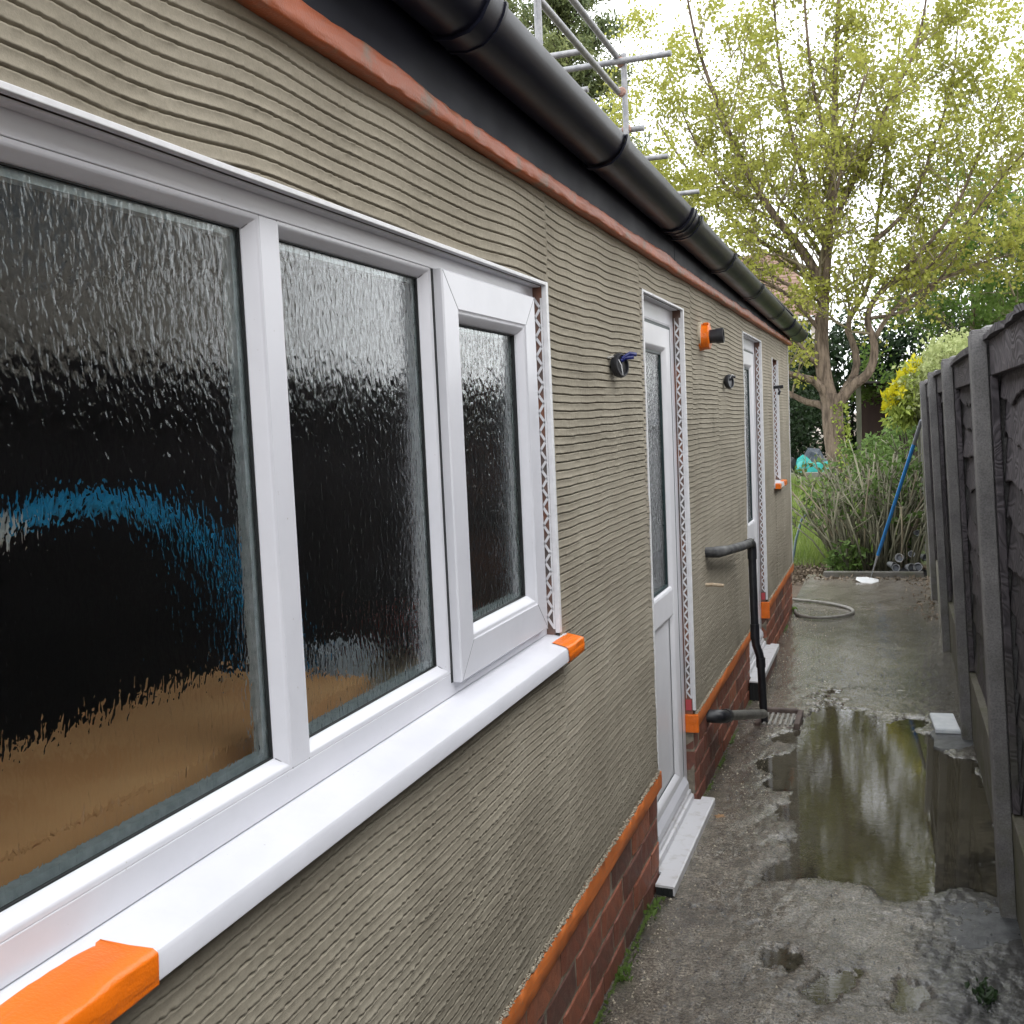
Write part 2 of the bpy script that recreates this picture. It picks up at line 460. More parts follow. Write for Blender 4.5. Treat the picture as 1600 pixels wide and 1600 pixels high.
# plumbing and small things
simple("pipe_black", (0.012, 0.013, 0.017), (0.020, 0.021, 0.026), 20, 0.28, 0.42, bs=40, bst=0.06)
simple("pipe_foam", (0.022, 0.023, 0.026), (0.11, 0.11, 0.108), 16, 0.5, 0.7, bs=60, bst=0.5)
simple("pipe_grey", (0.10, 0.098, 0.090), (0.17, 0.165, 0.15), 16, 0.35, 0.5, bs=60, bst=0.2)
simple("clay", (0.085, 0.062, 0.056), (0.15, 0.11, 0.095), 22, 0.6, bs=120)
simple("grate", (0.28, 0.27, 0.25), (0.40, 0.39, 0.36), 40, 0.6, metal=0.3)
simple("cable_blue", (0.015, 0.022, 0.14), rough=0.35)
simple("copper", (0.6, 0.4, 0.2), rough=0.3, metal=1.0)
simple("dowel", (0.36, 0.27, 0.18), (0.48, 0.39, 0.28), 90, 0.8, bs=300)
simple("white_tile", (0.62, 0.66, 0.70), (0.74, 0.77, 0.80), 22, 0.4, bs=50, bst=0.2)
simple("white_plastic", (0.70, 0.72, 0.74), (0.80, 0.80, 0.80), 30, 0.35)
simple("can_metal", (0.45, 0.47, 0.50), (0.62, 0.63, 0.65), 40, 0.35, metal=0.6)
simple("pole_blue", (0.010, 0.165, 0.46), rough=0.25)
simple("pole_grip", (0.13, 0.14, 0.16), rough=0.6)
simple("steel", (0.20, 0.205, 0.22), (0.31, 0.31, 0.32), 20, 0.5, metal=0.35)
simple("clamp", (0.28, 0.17, 0.14), (0.40, 0.25, 0.2), 40, 0.7, metal=0.3)
simple("hose_grey", (0.20, 0.19, 0.17), (0.28, 0.27, 0.245), 30, 0.5)
simple("hose_green", (0.06, 0.10, 0.11), rough=0.5)
simple("teal_plastic", (0.02, 0.33, 0.30), (0.05, 0.46, 0.42), 9, 0.4, bs=14, bst=0.5, bd=0.03)
simple("slate_plastic", (0.06, 0.075, 0.10), (0.11, 0.13, 0.16), 9, 0.5, bs=14, bst=0.5, bd=0.03)
simple("black_plastic", (0.012, 0.012, 0.014), rough=0.4, bs=30, bst=0.4, bd=0.02, c2=(0.02, 0.02, 0.022))
simple("dead_leaf", (0.22, 0.12, 0.055), (0.34, 0.20, 0.10), 40, 0.8)
simple("sleeper_wood", (0.15, 0.14, 0.125), (0.26, 0.245, 0.215), 8, 0.9, sc=(0.3, 1, 1), bs=60)
simple("shed_wood", (0.030, 0.017, 0.013), (0.046, 0.027, 0.02), 5, 0.85, sc=(1, 1, 0.2), bs=40)
simple("shed_post", (0.11, 0.12, 0.085), (0.17, 0.17, 0.125), 9, 0.9, sc=(1, 1, 0.2))
simple("house_wall", (0.42, 0.38, 0.33), (0.50, 0.46, 0.40), 4, 0.9)
simple("house_tile", (0.13, 0.080, 0.060), (0.22, 0.14, 0.105), 3, 0.9, lo=0.25, hi=0.75, detail=8)
simple("white_paint", (0.78, 0.80, 0.83), rough=0.5)
simple("house_glass", (0.10, 0.13, 0.15), rough=0.1)

# ground
simple("soil", (0.070, 0.050, 0.034), (0.145, 0.110, 0.078), 5, 0.95, bs=35, bst=1.0, bd=0.03, lo=0.3, hi=0.7, detail=8)
simple("lawn", (0.055, 0.085, 0.022), (0.115, 0.125, 0.045), 4, 0.95, bs=30, bst=1.0, bd=0.03, detail=8)
simple("litter", (0.11, 0.085, 0.06), (0.25, 0.195, 0.14), 14, 0.9)

def leafmat(name, c1, c2, scale=6, trans=0.45, rough=0.55):
    m = bpy.data.materials.new(name); m.use_nodes = True; MAT[name] = m
    t = m.node_tree; t.nodes.clear()
    o = t.nodes.new("ShaderNodeOutputMaterial")
    v = coords(t)
    c = ramp(t, noise(t, v, scale, 6, 0.75), [(0.30, c1), (0.70, c2)])
    d = t.nodes.new("ShaderNodeBsdfPrincipled"); d.inputs["Roughness"].default_value = rough
    d.inputs["Specular IOR Level"].default_value = 0.3
    tr = t.nodes.new("ShaderNodeBsdfTranslucent")
    t.links.new(c, d.inputs["Base Color"]); t.links.new(c, tr.inputs["Color"])
    mx = t.nodes.new("ShaderNodeMixShader"); mx.inputs[0].default_value = trans
    t.links.new(d.outputs[0], mx.inputs[1]); t.links.new(tr.outputs[0], mx.inputs[2])
    t.links.new(mx.outputs[0], o.inputs[0])
leafmat("leaf_spring", (0.31, 0.345, 0.060), (0.48, 0.475, 0.12), 3.0, 0.55)
leafmat("leaf_green", (0.085, 0.17, 0.03), (0.20, 0.30, 0.07), 2.0, 0.5)
leafmat("leaf_dark", (0.014, 0.032, 0.014), (0.045, 0.080, 0.030), 2.5, 0.2, 0.45)
leafmat("leaf_conifer", (0.10, 0.145, 0.075), (0.25, 0.27, 0.09), 0.9, 0.35)
leafmat("leaf_purple", (0.13, 0.075, 0.085), (0.20, 0.14, 0.13), 2.0, 0.4)
leafmat("leaf_variegated", (0.27, 0.34, 0.12), (0.52, 0.55, 0.27), 9.0, 0.4)
leafmat("leaf_yellow", (0.50, 0.44, 0.01), (0.62, 0.58, 0.03), 6.0, 0.4)
leafmat("leaf_lime", (0.24, 0.33, 0.05), (0.40, 0.46, 0.11), 6.0, 0.4)
leafmat("leaf_ivy", (0.06, 0.12, 0.03), (0.16, 0.24, 0.06), 6.0, 0.35)
leafmat("blade", (0.12, 0.20, 0.035), (0.30, 0.36, 0.10), 3.0, 0.4)
leafmat("moss_green", (0.05, 0.09, 0.015), (0.12, 0.18, 0.03), 30.0, 0.3)
m, t, b = simple("bark", (0.075, 0.055, 0.040), (0.22, 0.168, 0.125), 16, 0.95, sc=(1, 1, 0.22), bs=26, bst=1.0, bd=0.06, detail=8, hi=0.60)
simple("bark_twig", (0.19, 0.16, 0.11), (0.29, 0.25, 0.17), 4, 0.9)
simple("bark_grey", (0.11, 0.11, 0.072), (0.25, 0.24, 0.165), 9, 0.9, sc=(1, 1, 0.3))
simple("bark_dark", (0.035, 0.026, 0.020), (0.06, 0.047, 0.036), 5, 0.95)

# ================================================================== SETTING
def smooth01(a, lo, hi):
    q = np.clip((a-lo)/(hi-lo), 0, 1)
    return q*q*(3-2*q)

def ground_z(x, y):
    z = -0.035 + 0.0*x
    z = z + smooth01(y, 10.6, 18.3)*0.47
    z = z + smooth01(y, 18.55, 18.75)*0.10
    return z
# one ground sheet to the horizon
xs = np.unique(np.concatenate([np.linspace(-600, -30, 14), np.linspace(-30, -6, 13), np.linspace(-6, 8, 57), np.linspace(8, 30, 12), np.linspace(30, 600, 14)]))
ys = np.unique(np.concatenate([np.linspace(-600, -20, 10), np.linspace(-20, 9, 24), np.linspace(9, 26, 120), np.linspace(26, 60, 18), np.linspace(60, 900, 16)]))
GX, GY = np.meshgrid(xs, ys)
g1 = SmoothNoise(3, 9, 0.2, 2.5)
GZ = ground_z(GX, GY) + np.where(GY > 10.9, 0.03*g1(GX, GY), 0.0)
def grid_quads(nr, nc):
    i = np.arange(nr-1)[:, None]*nc + np.arange(nc-1)[None, :]
    i = i.ravel()
    return np.stack([i, i+1, i+nc+1, i+nc], 1)
arr("ground", np.stack([GX.ravel(), GY.ravel(), GZ.ravel()], 1), grid_quads(*GX.shape), "soil", kind="structure")

# lawn sheet
xs = np.linspace(-5, 1.6, 60); ys = np.linspace(11.5, 18.5, 70)
LX, LY = np.meshgrid(xs, ys)
LZ = ground_z(LX, LY) + 0.03*g1(LX, LY) + 0.006 + 0.012*np.maximum(0, SmoothNoise(9, 7, 0.3, 2)(LX, LY))
arr("lawn", np.stack([LX.ravel(), LY.ravel(), LZ.ravel()], 1), grid_quads(*LX.shape), "lawn", kind="structure")

# concrete path with puddle hollow
PUD = [(0.27, 5.0), (0.33, 4.45), (0.38, 4.1), (0.47, 3.78), (0.63, 3.74), (0.78, 3.66), (0.90, 3.69), (1.00, 3.76), (1.16, 3.74), (1.16, 5.16), (1.0, 5.16), (0.95, 5.36), (0.92, 5.72), (0.72, 5.9), (0.49, 5.92), (0.33, 5.66), (0.31, 5.4)]
def sdist(px, py, poly):
    d = np.full(px.shape, 1e9); inside = np.zeros(px.shape, bool)
    n = len(poly)
    for i in range(n):
        (x1, y1), (x2, y2) = poly[i], poly[(i+1) % n]
        ex, ey = x2-x1, y2-y1
        tt = np.clip(((px-x1)*ex+(py-y1)*ey)/(ex*ex+ey*ey), 0, 1)
        d = np.minimum(d, np.hypot(px-x1-tt*ex, py-y1-tt*ey))
        cond = ((y1 > py) != (y2 > py)) & (px < (x2-x1)*(py-y1)/(y2-y1+1e-12)+x1)
        inside ^= cond
    return np.where(inside, -d, d)
ys = np.concatenate([np.arange(-0.8, 2.4, 0.04), np.arange(2.4, 6.4, 0.0095), np.arange(6.4, 11.0, 0.03)])
xs = np.linspace(-0.03, 1.2, 122)
PX, PY = np.meshgrid(xs, ys)
na, nb, nc_ = SmoothNoise(11, 9, 0.5, 3), SmoothNoise(12, 14, 4, 14), SmoothNoise(13, 22, 18, 46)
PZ = 0.004 + 0.0022*na(PX, PY) + (0.0010*nb(PX, PY) + 0.0008*nc_(PX, PY))*np.where(PY > 5.9, 0.5, 1.0)
nm_ = SmoothNoise(15, 10, 1.2, 4.5)
s = sdist(PX, PY, PUD) + 0.040*nm_(PX, PY) + 0.009*nb(PX, PY) + 0.005*nc_(PX, PY)
PZ = PZ - 0.0145*smooth01(-s, -0.15, 0.12) + 0.001*smooth01(-s, 0.0, 0.1)*nc_(PX, PY)
PZ = PZ + 0.006*smooth01(s, 0.0, 0.06)*(PY > 2)
for (cx, cy, rx, ry) in [(0.46, 3.14, 0.075, 0.05), (0.60, 3.02, 0.12, 0.055), (0.80, 3.03, 0.05, 0.06), (0.62, 2.68, 0.10, 0.05), (0.40, 6.05, 0.07, 0.30)]:
    q = np.hypot((PX-cx)/rx, (PY-cy)/ry) + 0.45*nb(PX, PY) + 0.2*nc_(PX, PY)
    PZ = PZ - 0.0125*smooth01(1.35-q, 0, 1.2)
PZ = PZ + RNG.normal(size=PZ.shape)*0.0005*(PY < 6.4)*smooth01(s, -0.05, 0.03)
# crack by the door step
crk = np.abs((PX-0.09) - (3.46-PY)*0.10 - 0.03*np.sin(PY*35)*0.6) 
cx_ = (PX > 0.05) & (PX < 0.42)
cl = np.abs(PY - (3.44 - 0.42*(PX-0.06) + 0.02*np.sin(PX*38) + 0.01*np.sin(PX*90)))
PZ = PZ - np.where(cx_, 0.012*np.clip(1-cl/0.010, 0, 1), 0)
arr("path", np.stack([PX.ravel(), PY.ravel(), PZ.ravel()], 1), grid_quads(*PX.shape), "concrete_path", kind="structure")
dep_ = -PZ            # water level is z = 0
qd = grid_quads(*PX.shape)
wetq = (dep_.ravel()[qd].max(axis=1) > -0.0004) & (PY.ravel()[qd[:, 0]] > 2.3) & (PY.ravel()[qd[:, 0]] < 8.2)
qd = qd[wetq]
used_, inv = np.unique(qd, return_inverse=True)
WV = np.stack([PX.ravel()[used_], PY.ravel()[used_], np.zeros(len(used_))], 1)
pud = arr("puddle", WV, inv.reshape(-1, 4), "water", kind="structure")
at = pud.data.attributes.new("depth", 'FLOAT', 'POINT')
at.data.foreach_set("value", dep_.ravel()[used_].astype(np.float32))

# ================================================================== HOUSE
house = thing("house", "long single storey house side with combed grey render, white doors and orange taped edges", "house", (0, 0, 0))

WIN = (0.60, 2.468, 1.10, 1.967)
D1 = (3.552, 4.285, 0.0, 2.067)
D2 = (6.13, 7.02, 0.0, 2.105)
W2 = (7.69, 8.08, 1.135, 2.03)
YE, ZB, ZT = 8.93, 0.404, 2.205
Y0 = -0.8

# --- combed render coat (rows follow the comb strokes)
PER = 0.0215
seams = [2.49, 3.50, 4.46, 5.16, 7.02, 7.72]
def stroke_id(y):
    return np.searchsorted(np.array(seams), y)
wob = [[SmoothNoise(100+k, 6, 0.25, 1.1), SmoothNoise(140+k, 7, 1.2, 4.0), SmoothNoise(180+k, 8, 5, 11)] for k in range(len(seams)+1)]
ph = [0.0, 0.47, 0.2, 0.75, 0.35, 0.6, 0.1]
amp = [(0.012, 0.0034, 0.0004), (0.007, 0.0028, 0.0005), (0.008, 0.0036, 0.0006), (0.008, 0.0036, 0.0006), (0.008, 0.0036, 0.0006), (0.008, 0.0036, 0.0006), (0.008, 0.0036, 0.0006)]
nd, ne, nf = SmoothNoise(51, 9, 1.5, 7), SmoothNoise(52, 16, 8, 40), SmoothNoise(53, 24, 40, 130)
PROF = [(0.0, -1.0, 0), (0.07, -0.92, 0), (0.105, -0.02, 1.3), (0.24, 0.0, 0.2), (0.55, 0.0, -0.25), (0.82, 0.0, 0.1), (0.915, -0.02, 0.7)]
rv, rq, base = [], [], 0
def render_panel(y0, y1, z0, z1, dy):
    global base
    ny = max(2, int(round((y1-y0)/dy))+1)
    yy = np.linspace(y0, y1, ny)
    k0, k1 = int((z0-0.10)/PER), int((z1+0.10)/PER)
    ss, pd, pl = [], [], []
    for k in range(k0, k1+1):
        for (tt, d, l) in PROF:
            ss.append((k+tt)*PER); pd.append(d); pl.append(l)
    ss, pd, pl = np.array(ss)[:, None], np.array(pd)[:, None], np.array(pl)[:, None]
    YY = np.broadcast_to(yy[None, :], (len(ss), ny)); SS = np.broadcast_to(ss, YY.shape)
    sid = stroke_id(np.full(1, 0.5*(y0+y1)))[0]
    ids = stroke_id(yy - 1e-6 if y0 > 0 else yy)
    Zc = np.zeros(YY.shape)
    for k in np.unique(ids):
        mcol = ids == k
        a, bq, c_ = wob[k]
        A = amp[k]
        Yk, Sk = YY[:, mcol], SS[:, mcol]
        # far-apart rows wave alike: the s-dependence is slow
        fz = (0.30+0.55*smooth01(Sk, 1.0, 1.9)) if k == 0 else (0.45+0.25*smooth01(Sk, 1.5, 2.0))
        Zc[:, mcol] = Sk + ph[k]*PER + fz*(A[0]*a(Yk*0.9, Sk*0.25) + A[1]*bq(Yk, Sk*0.28) + A[2]*c_(Yk, Sk*0.6))
    dep = 0.0088*(0.85+0.22*nd(YY, SS*0.6)) * (0.92+0.18*ne(YY*0.7, SS))
    dep = np.clip(dep, 0.0030, 0.0115)
    XX = pd*dep + pl*np.clip(0.0010+0.0006*ne(YY, SS*1.3)+0.0006*nf(YY, SS), -0.0003, 0.003)
    XX = XX + 0.0012*nd(YY*0.6+3, SS*1.2) + 0.00035*nf(YY, Zc)
    for sm in seams:      # smeared joint between strokes
        g = np.exp(-((YY-sm)/0.012)**2)
        XX = XX*(1-0.75*g) + g*0.0018*(1+ne(YY*2, SS*1.5))*0.6
    for (py, pz, rad) in [(5.0, 0.95, 0.17), (4.69, 1.86, 0.07), (5.36, 1.70, 0.05), (3.08, 1.72, 0.03), (2.62, 0.98, 0.05), (7.9, 1.05, 0.06)]:   # trowelled flat patches
        g = smooth01(rad*1.4-np.hypot((YY-py)*0.55, (Zc-pz)), 0, rad*0.6)
        XX = XX*(1-0.85*g)
    Zc = np.clip(Zc, z0, z1)
    V = np.stack([XX.ravel()+0.0, YY.ravel(), Zc.ravel()], 1)
    q = grid_quads(len(ss), ny)
    za, zb = V[q[:, 0], 2], V[q[:, 2], 2]
    zc, zd = V[q[:, 1], 2], V[q[:, 3], 2]
    keep = (np.abs(zb-zc) + np.abs(zd-za)) > 1e-6
    q = q[keep]
    rv.append(V); rq.append(q[:, ::1]+base); base += len(V)
def render_span(y0, y1, z0, z1):
    cuts = [y0] + [s for s in seams if y0 < s < y1] + [y1]
    for a, bb in zip(cuts[:-1], cuts[1:]):
        dy = 0.020 if bb <= 0.61 else (0.0065 if bb < 3.6 else (0.011 if bb < 6.2 else 0.018))
        render_panel(a, bb, z0, z1, dy)
render_span(Y0, WIN[0], ZB, ZT)
render_span(WIN[0], WIN[1], WIN[3], ZT); render_span(WIN[0], WIN[1], ZB, 1.085)
render_span(WIN[1], D1[0], ZB, ZT)
render_span(D1[0], D1[1], D1[3], ZT)
render_span(D1[1], D2[0], ZB, ZT)
render_span(D2[0], D2[1], D2[3], ZT)
render_span(D2[1], W2[0], ZB, ZT)
render_span(W2[0], W2[1], W2[3], ZT); render_span(W2[0], W2[1], ZB, W2[2])
render_span(W2[1], YE, ZB, ZT)
arr("render_coat", np.concatenate(rv), np.concatenate(rq), "render", house)

# masonry behind the render: reveals and end wall
mb = MB()
BX = (-0.26, -0.0085)
mb.box(*BX, Y0, WIN[0]-0.001, ZB+0.002, 2.30)
mb.box(*BX, WIN[0]-0.001, WIN[1]+0.001, WIN[3]+0.002, 2.30).box(*BX, WIN[0]-0.001, WIN[1]+0.001, ZB+0.002, 1.055)
mb.box(*BX, WIN[1]+0.001, D1[0]-0.001, ZB+0.002, 2.30)
mb.box(*BX, D1[0]-0.001, D1[1]+0.001, D1[3]+0.002, 2.30)
mb.box(*BX, D1[1]+0.001, D2[0]-0.001, ZB+0.002, 2.30)
mb.box(*BX, D2[0]-0.001, D2[1]+0.001, D2[3]+0.002, 2.30)
mb.box(*BX, D2[1]+0.001, W2[0]-0.001, ZB+0.002, 2.30)
mb.box(*BX, W2[0]-0.001, W2[1]+0.001, W2[3]+0.002, 2.30).box(*BX, W2[0]-0.001, W2[1]+0.001, ZB+0.002, W2[2]-0.002)
mb.box(*BX, W2[1]+0.001, YE-0.012, ZB+0.002, 2.30)
mb.build("masonry", "masonry", house)
MB().box(-4.0, -0.262, YE-0.25, YE-0.004, 0.0, 2.32).build("end_wall", "render", house)
MB().box(-4.0, -0.262, Y0, Y0+0.2, 0.0, 2.32).build("end_wall", "render", house)
# rooms behind the windows
def room(y0, y1):
    MB().box(-3.2, -3.15, y0, y1, 0.2, 2.28).box(-3.15, -0.262, y0, y0+0.05, 0.2, 2.28).box(-3.15, -0.262, y1-0.05, y1, 0.2, 2.28).box(-3.15, -0.262, y0+0.05, y1-0.05, 0.2, 0.25).box(-3.15, -0.262, y0+0.05, y1-0.05, 2.23, 2.28).build("room_lining", "room", house)
room(-0.5, 3.30); room(3.32, 5.2); room(5.5, 7.4); room(7.45, 8.65)

# --- corner beads with perforated wings
def bead_strip(name, y0, y1, z0, z1):
    o = MB().box(-0.008, 0.0042, y0, y1, z0, z1).build(name, "bead_pvc", house, bevel=0.0012)
    return o
def wing(yw, z0, z1, d0, d1, pitch=0.046, seed=1):     # in the far reveal, facing the camera side
    r = random.Random(seed)
    mb = MB()
    yb, yf = yw-0.0016, yw-0.0006
    mb.box(-d0, -0.0082, yb, yf, z0, z1)
    mb.box(-d1-0.002, -d1, yb, yf, z0, z1)
    z = z0; k = 0
    wz = 0.0115
    while z < z1-pitch*0.5:
        za, zb = z, z+pitch*0.5
        xa, xb = (-d0, -d1) if k % 2 == 0 else (-d1, -d0)
        n = len(mb.v)
        mb.v += [(xa, yb, za), (xb, yb, zb), (xb, yb, zb+wz), (xa, yb, za+wz), (xa, yf, za), (xb, yf, zb), (xb, yf, zb+wz), (xa, yf, za+wz)]
        mb.f += [(n, n+1, n+2, n+3), (n+7, n+6, n+5, n+4), (n, n+4, n+5, n+1), (n+3, n+2, n+6, n+7)]
        z += pitch*0.5; k += 1
    return mb.build("bead_wing", "bead_pvc", house)
bead_strip("corner_bead", WIN[1]-0.001, WIN[1]+0.016, 1.115, WIN[3]+0.008)
bead_strip("corner_bead", WIN[0]-0.013, WIN[0]+0.001, 1.115, WIN[3]+0.008)
bead_strip("corner_bead", WIN[0]+0.0015, WIN[1]-0.0015, WIN[3]-0.001, WIN[3]+0.007)
MB().box(-0.0298, -0.0105, WIN[0]+0.002, WIN[1]-0.002, WIN[3]-0.004, WIN[3]-0.0015).build('reveal_liner', 'bead_pvc', house)
wing(WIN[1], 1.125, WIN[3]-0.03, 0.0125, 0.0275)
for (D, zb) in ((D1, 0.425), (D2, 0.425)):
    bead_strip("corner_bead", D[0]-0.010, D[0]+0.002, 0.40, D[3]+0.007)
    bead_strip("corner_bead", D[1]-0.002, D[1]+0.013, zb, D[3]+0.007)
    bead_strip("corner_bead", D[0]+0.0025, D[1]-0.0025, D[3]-0.002, D[3]+0.006)
    MB().box(-0.0398, -0.0105, D[0]+0.003, D[1]-0.05, D[3]-0.005, D[3]-0.0025).build('reveal_liner', 'bead_pvc', house)
    wing(D[1], zb+0.05, D[3]-0.03, 0.015, 0.032)
    MB().box(-0.036, -0.012, D[1]-0.003, D[1]-0.001, zb, zb+0.045).build("bead_label", "label_red", house)
bead_strip("corner_bead", W2[0]-0.010, W2[0]+0.002, W2[2]+0.02, W2[3]+0.005)
bead_strip("corner_bead", W2[1]-0.002, W2[1]+0.013, W2[2]+0.02, W2[3]+0.005)
wing(W2[1], W2[2]+0.03, W2[3]-0.03, 0.015, 0.032)
bead_strip("corner_bead", YE-0.004, YE+0.006, 0.40, ZT)

# ragged render lip above the plinth tape
def crumbs(y0, y1, n, seed):
    r = random.Random(seed); mb = MB()
    for i in range(n):
        y = r.uniform(y0, y1); rad = r.uniform(0.0015, 0.0042) * (1.6 if r.random() < 0.06 else 1)
        z = ZB + 0.006 + r.gauss(0, 0.0035); x = 0.004 + r.uniform(0, 0.004)
        p = [(x+rad*r.uniform(.7, 1.3), y, z), (x-rad, y, z), (x, y+rad*r.uniform(.7, 1.6), z), (x, y-rad*r.uniform(.7, 1.6), z), (x, y, z+rad*r.uniform(.6, 1.2)), (x, y, z-rad)]
        k = len(mb.v); mb.v += p
        mb.f += [(k, k+2, k+4), (k+2, k+1, k+4), (k+1, k+3, k+4), (k+3, k, k+4), (k+2, k, k+5), (k+1, k+2, k+5), (k+3, k+1, k+5), (k, k+3, k+5)]
    mb.build("render_crumbs", "crumb", house, smooth=True, kind="stuff")
crumbs(1.6, 3.55, 1500, 1); crumbs(4.29, 6.13, 1100, 2); crumbs(7.04, 8.93, 700, 3)

# --- plinth: mortar core and single bricks
def plinth(y0, y1, seed):
    r = random.Random(seed)
    pl = MB().box(-0.25, -0.0095, y0, y1, -0.05, ZB-0.002).build("plinth", "mortar", house)
    L, H, J = 0.245, 0.078, 0.012
    z = -0.012
    row = 0
    while z < 0.36:
        y = y0 - (0.0 if row % 2 == 0 else (L+J)/2)
        while y < y1 - 0.01:
            a, bb = max(y, y0), min(y+L, y1)
            if bb-a > 0.02:
                dx, dz = r.uniform(-0.0022, 0.0022), r.uniform(-0.0015, 0.0015)
                o = bpy.data.objects.new("brick", brick_mesh(bb-a, H, r.randint(0, 2)))
                COL.objects.link(o); o.parent = pl
                o.location = (-0.0045+dx, (a+bb)/2, z+H/2+dz)
                o.rotation_euler = (r.gauss(0, 0.003), r.gauss(0, 0.006), r.gauss(0, 0.004))
            y += L+J
        z += H+J; row += 1
_bm = {}
def brick_mesh(l, h, var):
    key = (round(l, 3), var)
    if key in _bm: return _bm[key]
    r = random.Random(var*77+int(l*1000))
    mb = MB()
    n = max(2, int(l/0.03)); d = 0.10; c = 0.0035
    # front face loops (chamfered, slightly wavy arrises)
    prof = [(-d, -h/2), (-c, -h/2), (0, -h/2+c), (0, h/2-c), (-c, h/2), (-d, h/2)]
    for i in range(n+1):
        yv = -l/2 + l*i/n
        end = (i == 0 or i == n)
        for (x, zz) in prof:
            mb.v.append((x - (c if end and x > -0.01 else 0) + r.uniform(-0.0008, 0.0008), yv, zz + r.uniform(-0.0016, 0.0016)))
    k = len(prof)
    for i in range(n):
        for j in range(k-1):
            a = i*k+j
            mb.f.append((a, a+1, a+k+1, a+k))
    mb.f.append(tuple(range(k-1, -1, -1))); mb.f.append(tuple(range(n*k, n*k+k)))
    me = bpy.data.meshes.new("brick"); me.from_pydata(mb.v, [], mb.f); me.materials.append(MAT["brick"])
    _bm[key] = me
    return me
plinth(1.5, D1[0]-0.004, 1)
plinth(D1[1]+0.004, D2[0]-0.004, 2)
plinth(D2[1]+0.004, YE-0.01, 3)

# --- masking tape
def tape_strip(y0, y1, z0, z1, x, mat, seed, label):
    r = random.Random(seed)
    n = max(6, int((y1-y0)/0.012))
    V, Q = [], []
    nn = SmoothNoise(seed, 9, 1, 18); n2 = SmoothNoise(seed+1, 9, 12, 40)
    yy = np.linspace(y0, y1, n+1)
    for i, y in enumerate(yy):
        a = float(nn(y, 0.0)); c_ = float(nn(y, 7.0)); j = float(n2(y, 1.0))
        V += [(-0.006, y, z1+0.001*a), (x-0.0008, y, z1+0.0018*a+0.001*j), (x+0.0004*c_, y, z1-0.0014+0.0016*a), (x+0.0006*a+0.0004*j, y, (z0+z1)/2), (x+0.0004*c_, y, z0+0.0012+0.0004*c_), (x-0.001, y, z0+0.0004*c_+0.0004*j), (-0.002, y, z0+0.0005)]
    for i in range(n):
        for j in range(6):
            a = i*7+j
            Q.append((a, a+1, a+8, a+7))
    return arr("masking_tape", V, Q, mat, house, smooth=False, label=label)
tape_strip(1.5, D1[0]+0.012, 0.347, ZB, 0.0085, "tape_plinth", 21, "dusty orange tape strip over the bricks beside the big window")
tape_strip(D1[1]-0.006, D2[0], 0.347, ZB, 0.0085, "tape_plinth", 22, "dusty orange tape strip over the bricks between the two doors")
tape_strip(D2[1]-0.006, YE+0.012, 0.347, ZB, 0.0085, "tape_plinth", 23, "dusty orange tape strip over the bricks at the far corner")
MB().box(-0.040, 0.0150, D1[1]-0.009, D1[1]+0.012, 0.332, 0.408).build("masking_tape", "tape_orange", house, bevel=0.003, label="bright orange tape wrapped round the plinth edge by the near door")
MB().box(-0.040, 0.0150, D2[1]-0.009, D2[1]+0.012, 0.300, 0.408).build("masking_tape", "tape_orange", house, bevel=0.003, label="bright orange tape wrapped round the plinth edge by the far door")
# tape over the trim below the fascia: rounded lumpy strip
V, Q = [], []
n = 700
nn, n2 = SmoothNoise(31, 9, 0.4, 5), SmoothNoise(32, 12, 6, 30)
cs = [(-0.004, 2.191), (0.014, 2.1875), (0.0245, 2.1885), (0.0275, 2.192), (0.0285, 2.205), (0.0270, 2.219), (0.0245, 2.2235), (0.0212, 2.225)]
ck = len(cs)
for i in range(n+1):
    y = Y0 + (YE+0.03-Y0)*i/n
    lump = 0.0045*max(0, float(nn(y, 0.3)))+0.0003*float(n2(y, 0))
    for (x, z) in cs:
        V.append((x+lump*0.5*(x > 0.0225)+0.0009*float(n2(y, z*40))*(x > 0.0225), y, z + 0.0016*float(nn(y, 2+z*30)) + (lump*1.2 if z > 2.215 else 0)))
for i in range(n):
    for j in range(ck-1):
        a = i*ck+j; Q.append((a, a+1, a+ck+1, a+ck))
arr("masking_tape", V, Q, "tape_fascia", house, smooth=True, label="rust orange dirty tape over the trim below the fascia")

# --- fascia, gutter, roof
MB().box(0.0, 0.0205, Y0, 4.045, 2.215, 2.43).build("fascia", "fascia", house, bevel=0.002)
MB().box(0.0, 0.0205, 4.051, YE+0.04, 2.215, 2.43).build("fascia", "fascia", house, bevel=0.002)
def gz(y): return 2.378 - 0.0118*(y-1.8)
def gut_prof(o):    # outer shell offset outwards by o
    return [(0.024-min(o, 0.002), 0.0), (0.026-min(o, 0.002), -0.045-o), (0.040, -0.061-o), (0.075, -0.067-o), (0.105+o*0.5, -0.060-o), (0.128+o*0.8, -0.042-o*0.7), (0.142+o, -0.020), (0.147+o, -0.004), (0.147+o, 0.002)]
def sweep(name, mat, y0, y1, o, ny, parent, th=0.003, **tags):
    P = gut_prof(o); I = [(x-th*0.9 if x > 0.03 else x+th, z+th) for (x, z) in P[::-1]]
    lip = [(0.140+o, 0.003), (0.140+o, -0.001)]
    pts = P + lip + I[1:]
    mb = MB(); k = len(pts)
    for i in range(ny+1):
        y = y0+(y1-y0)*i/ny
        for (x, z) in pts: mb.v.append((x, y, z+gz(y)))
    for i in range(ny):
        for j in range(k):
            a, b2 = i*k+j, i*k+(j+1) % k
            mb.f.append((a, b2, b2+k, a+k))
    mb.f.append(tuple(range(k-1, -1, -1))); mb.f.append(tuple(range(ny*k, ny*k+k)))
    return mb.build(name, mat, parent, smooth='auto', **tags)
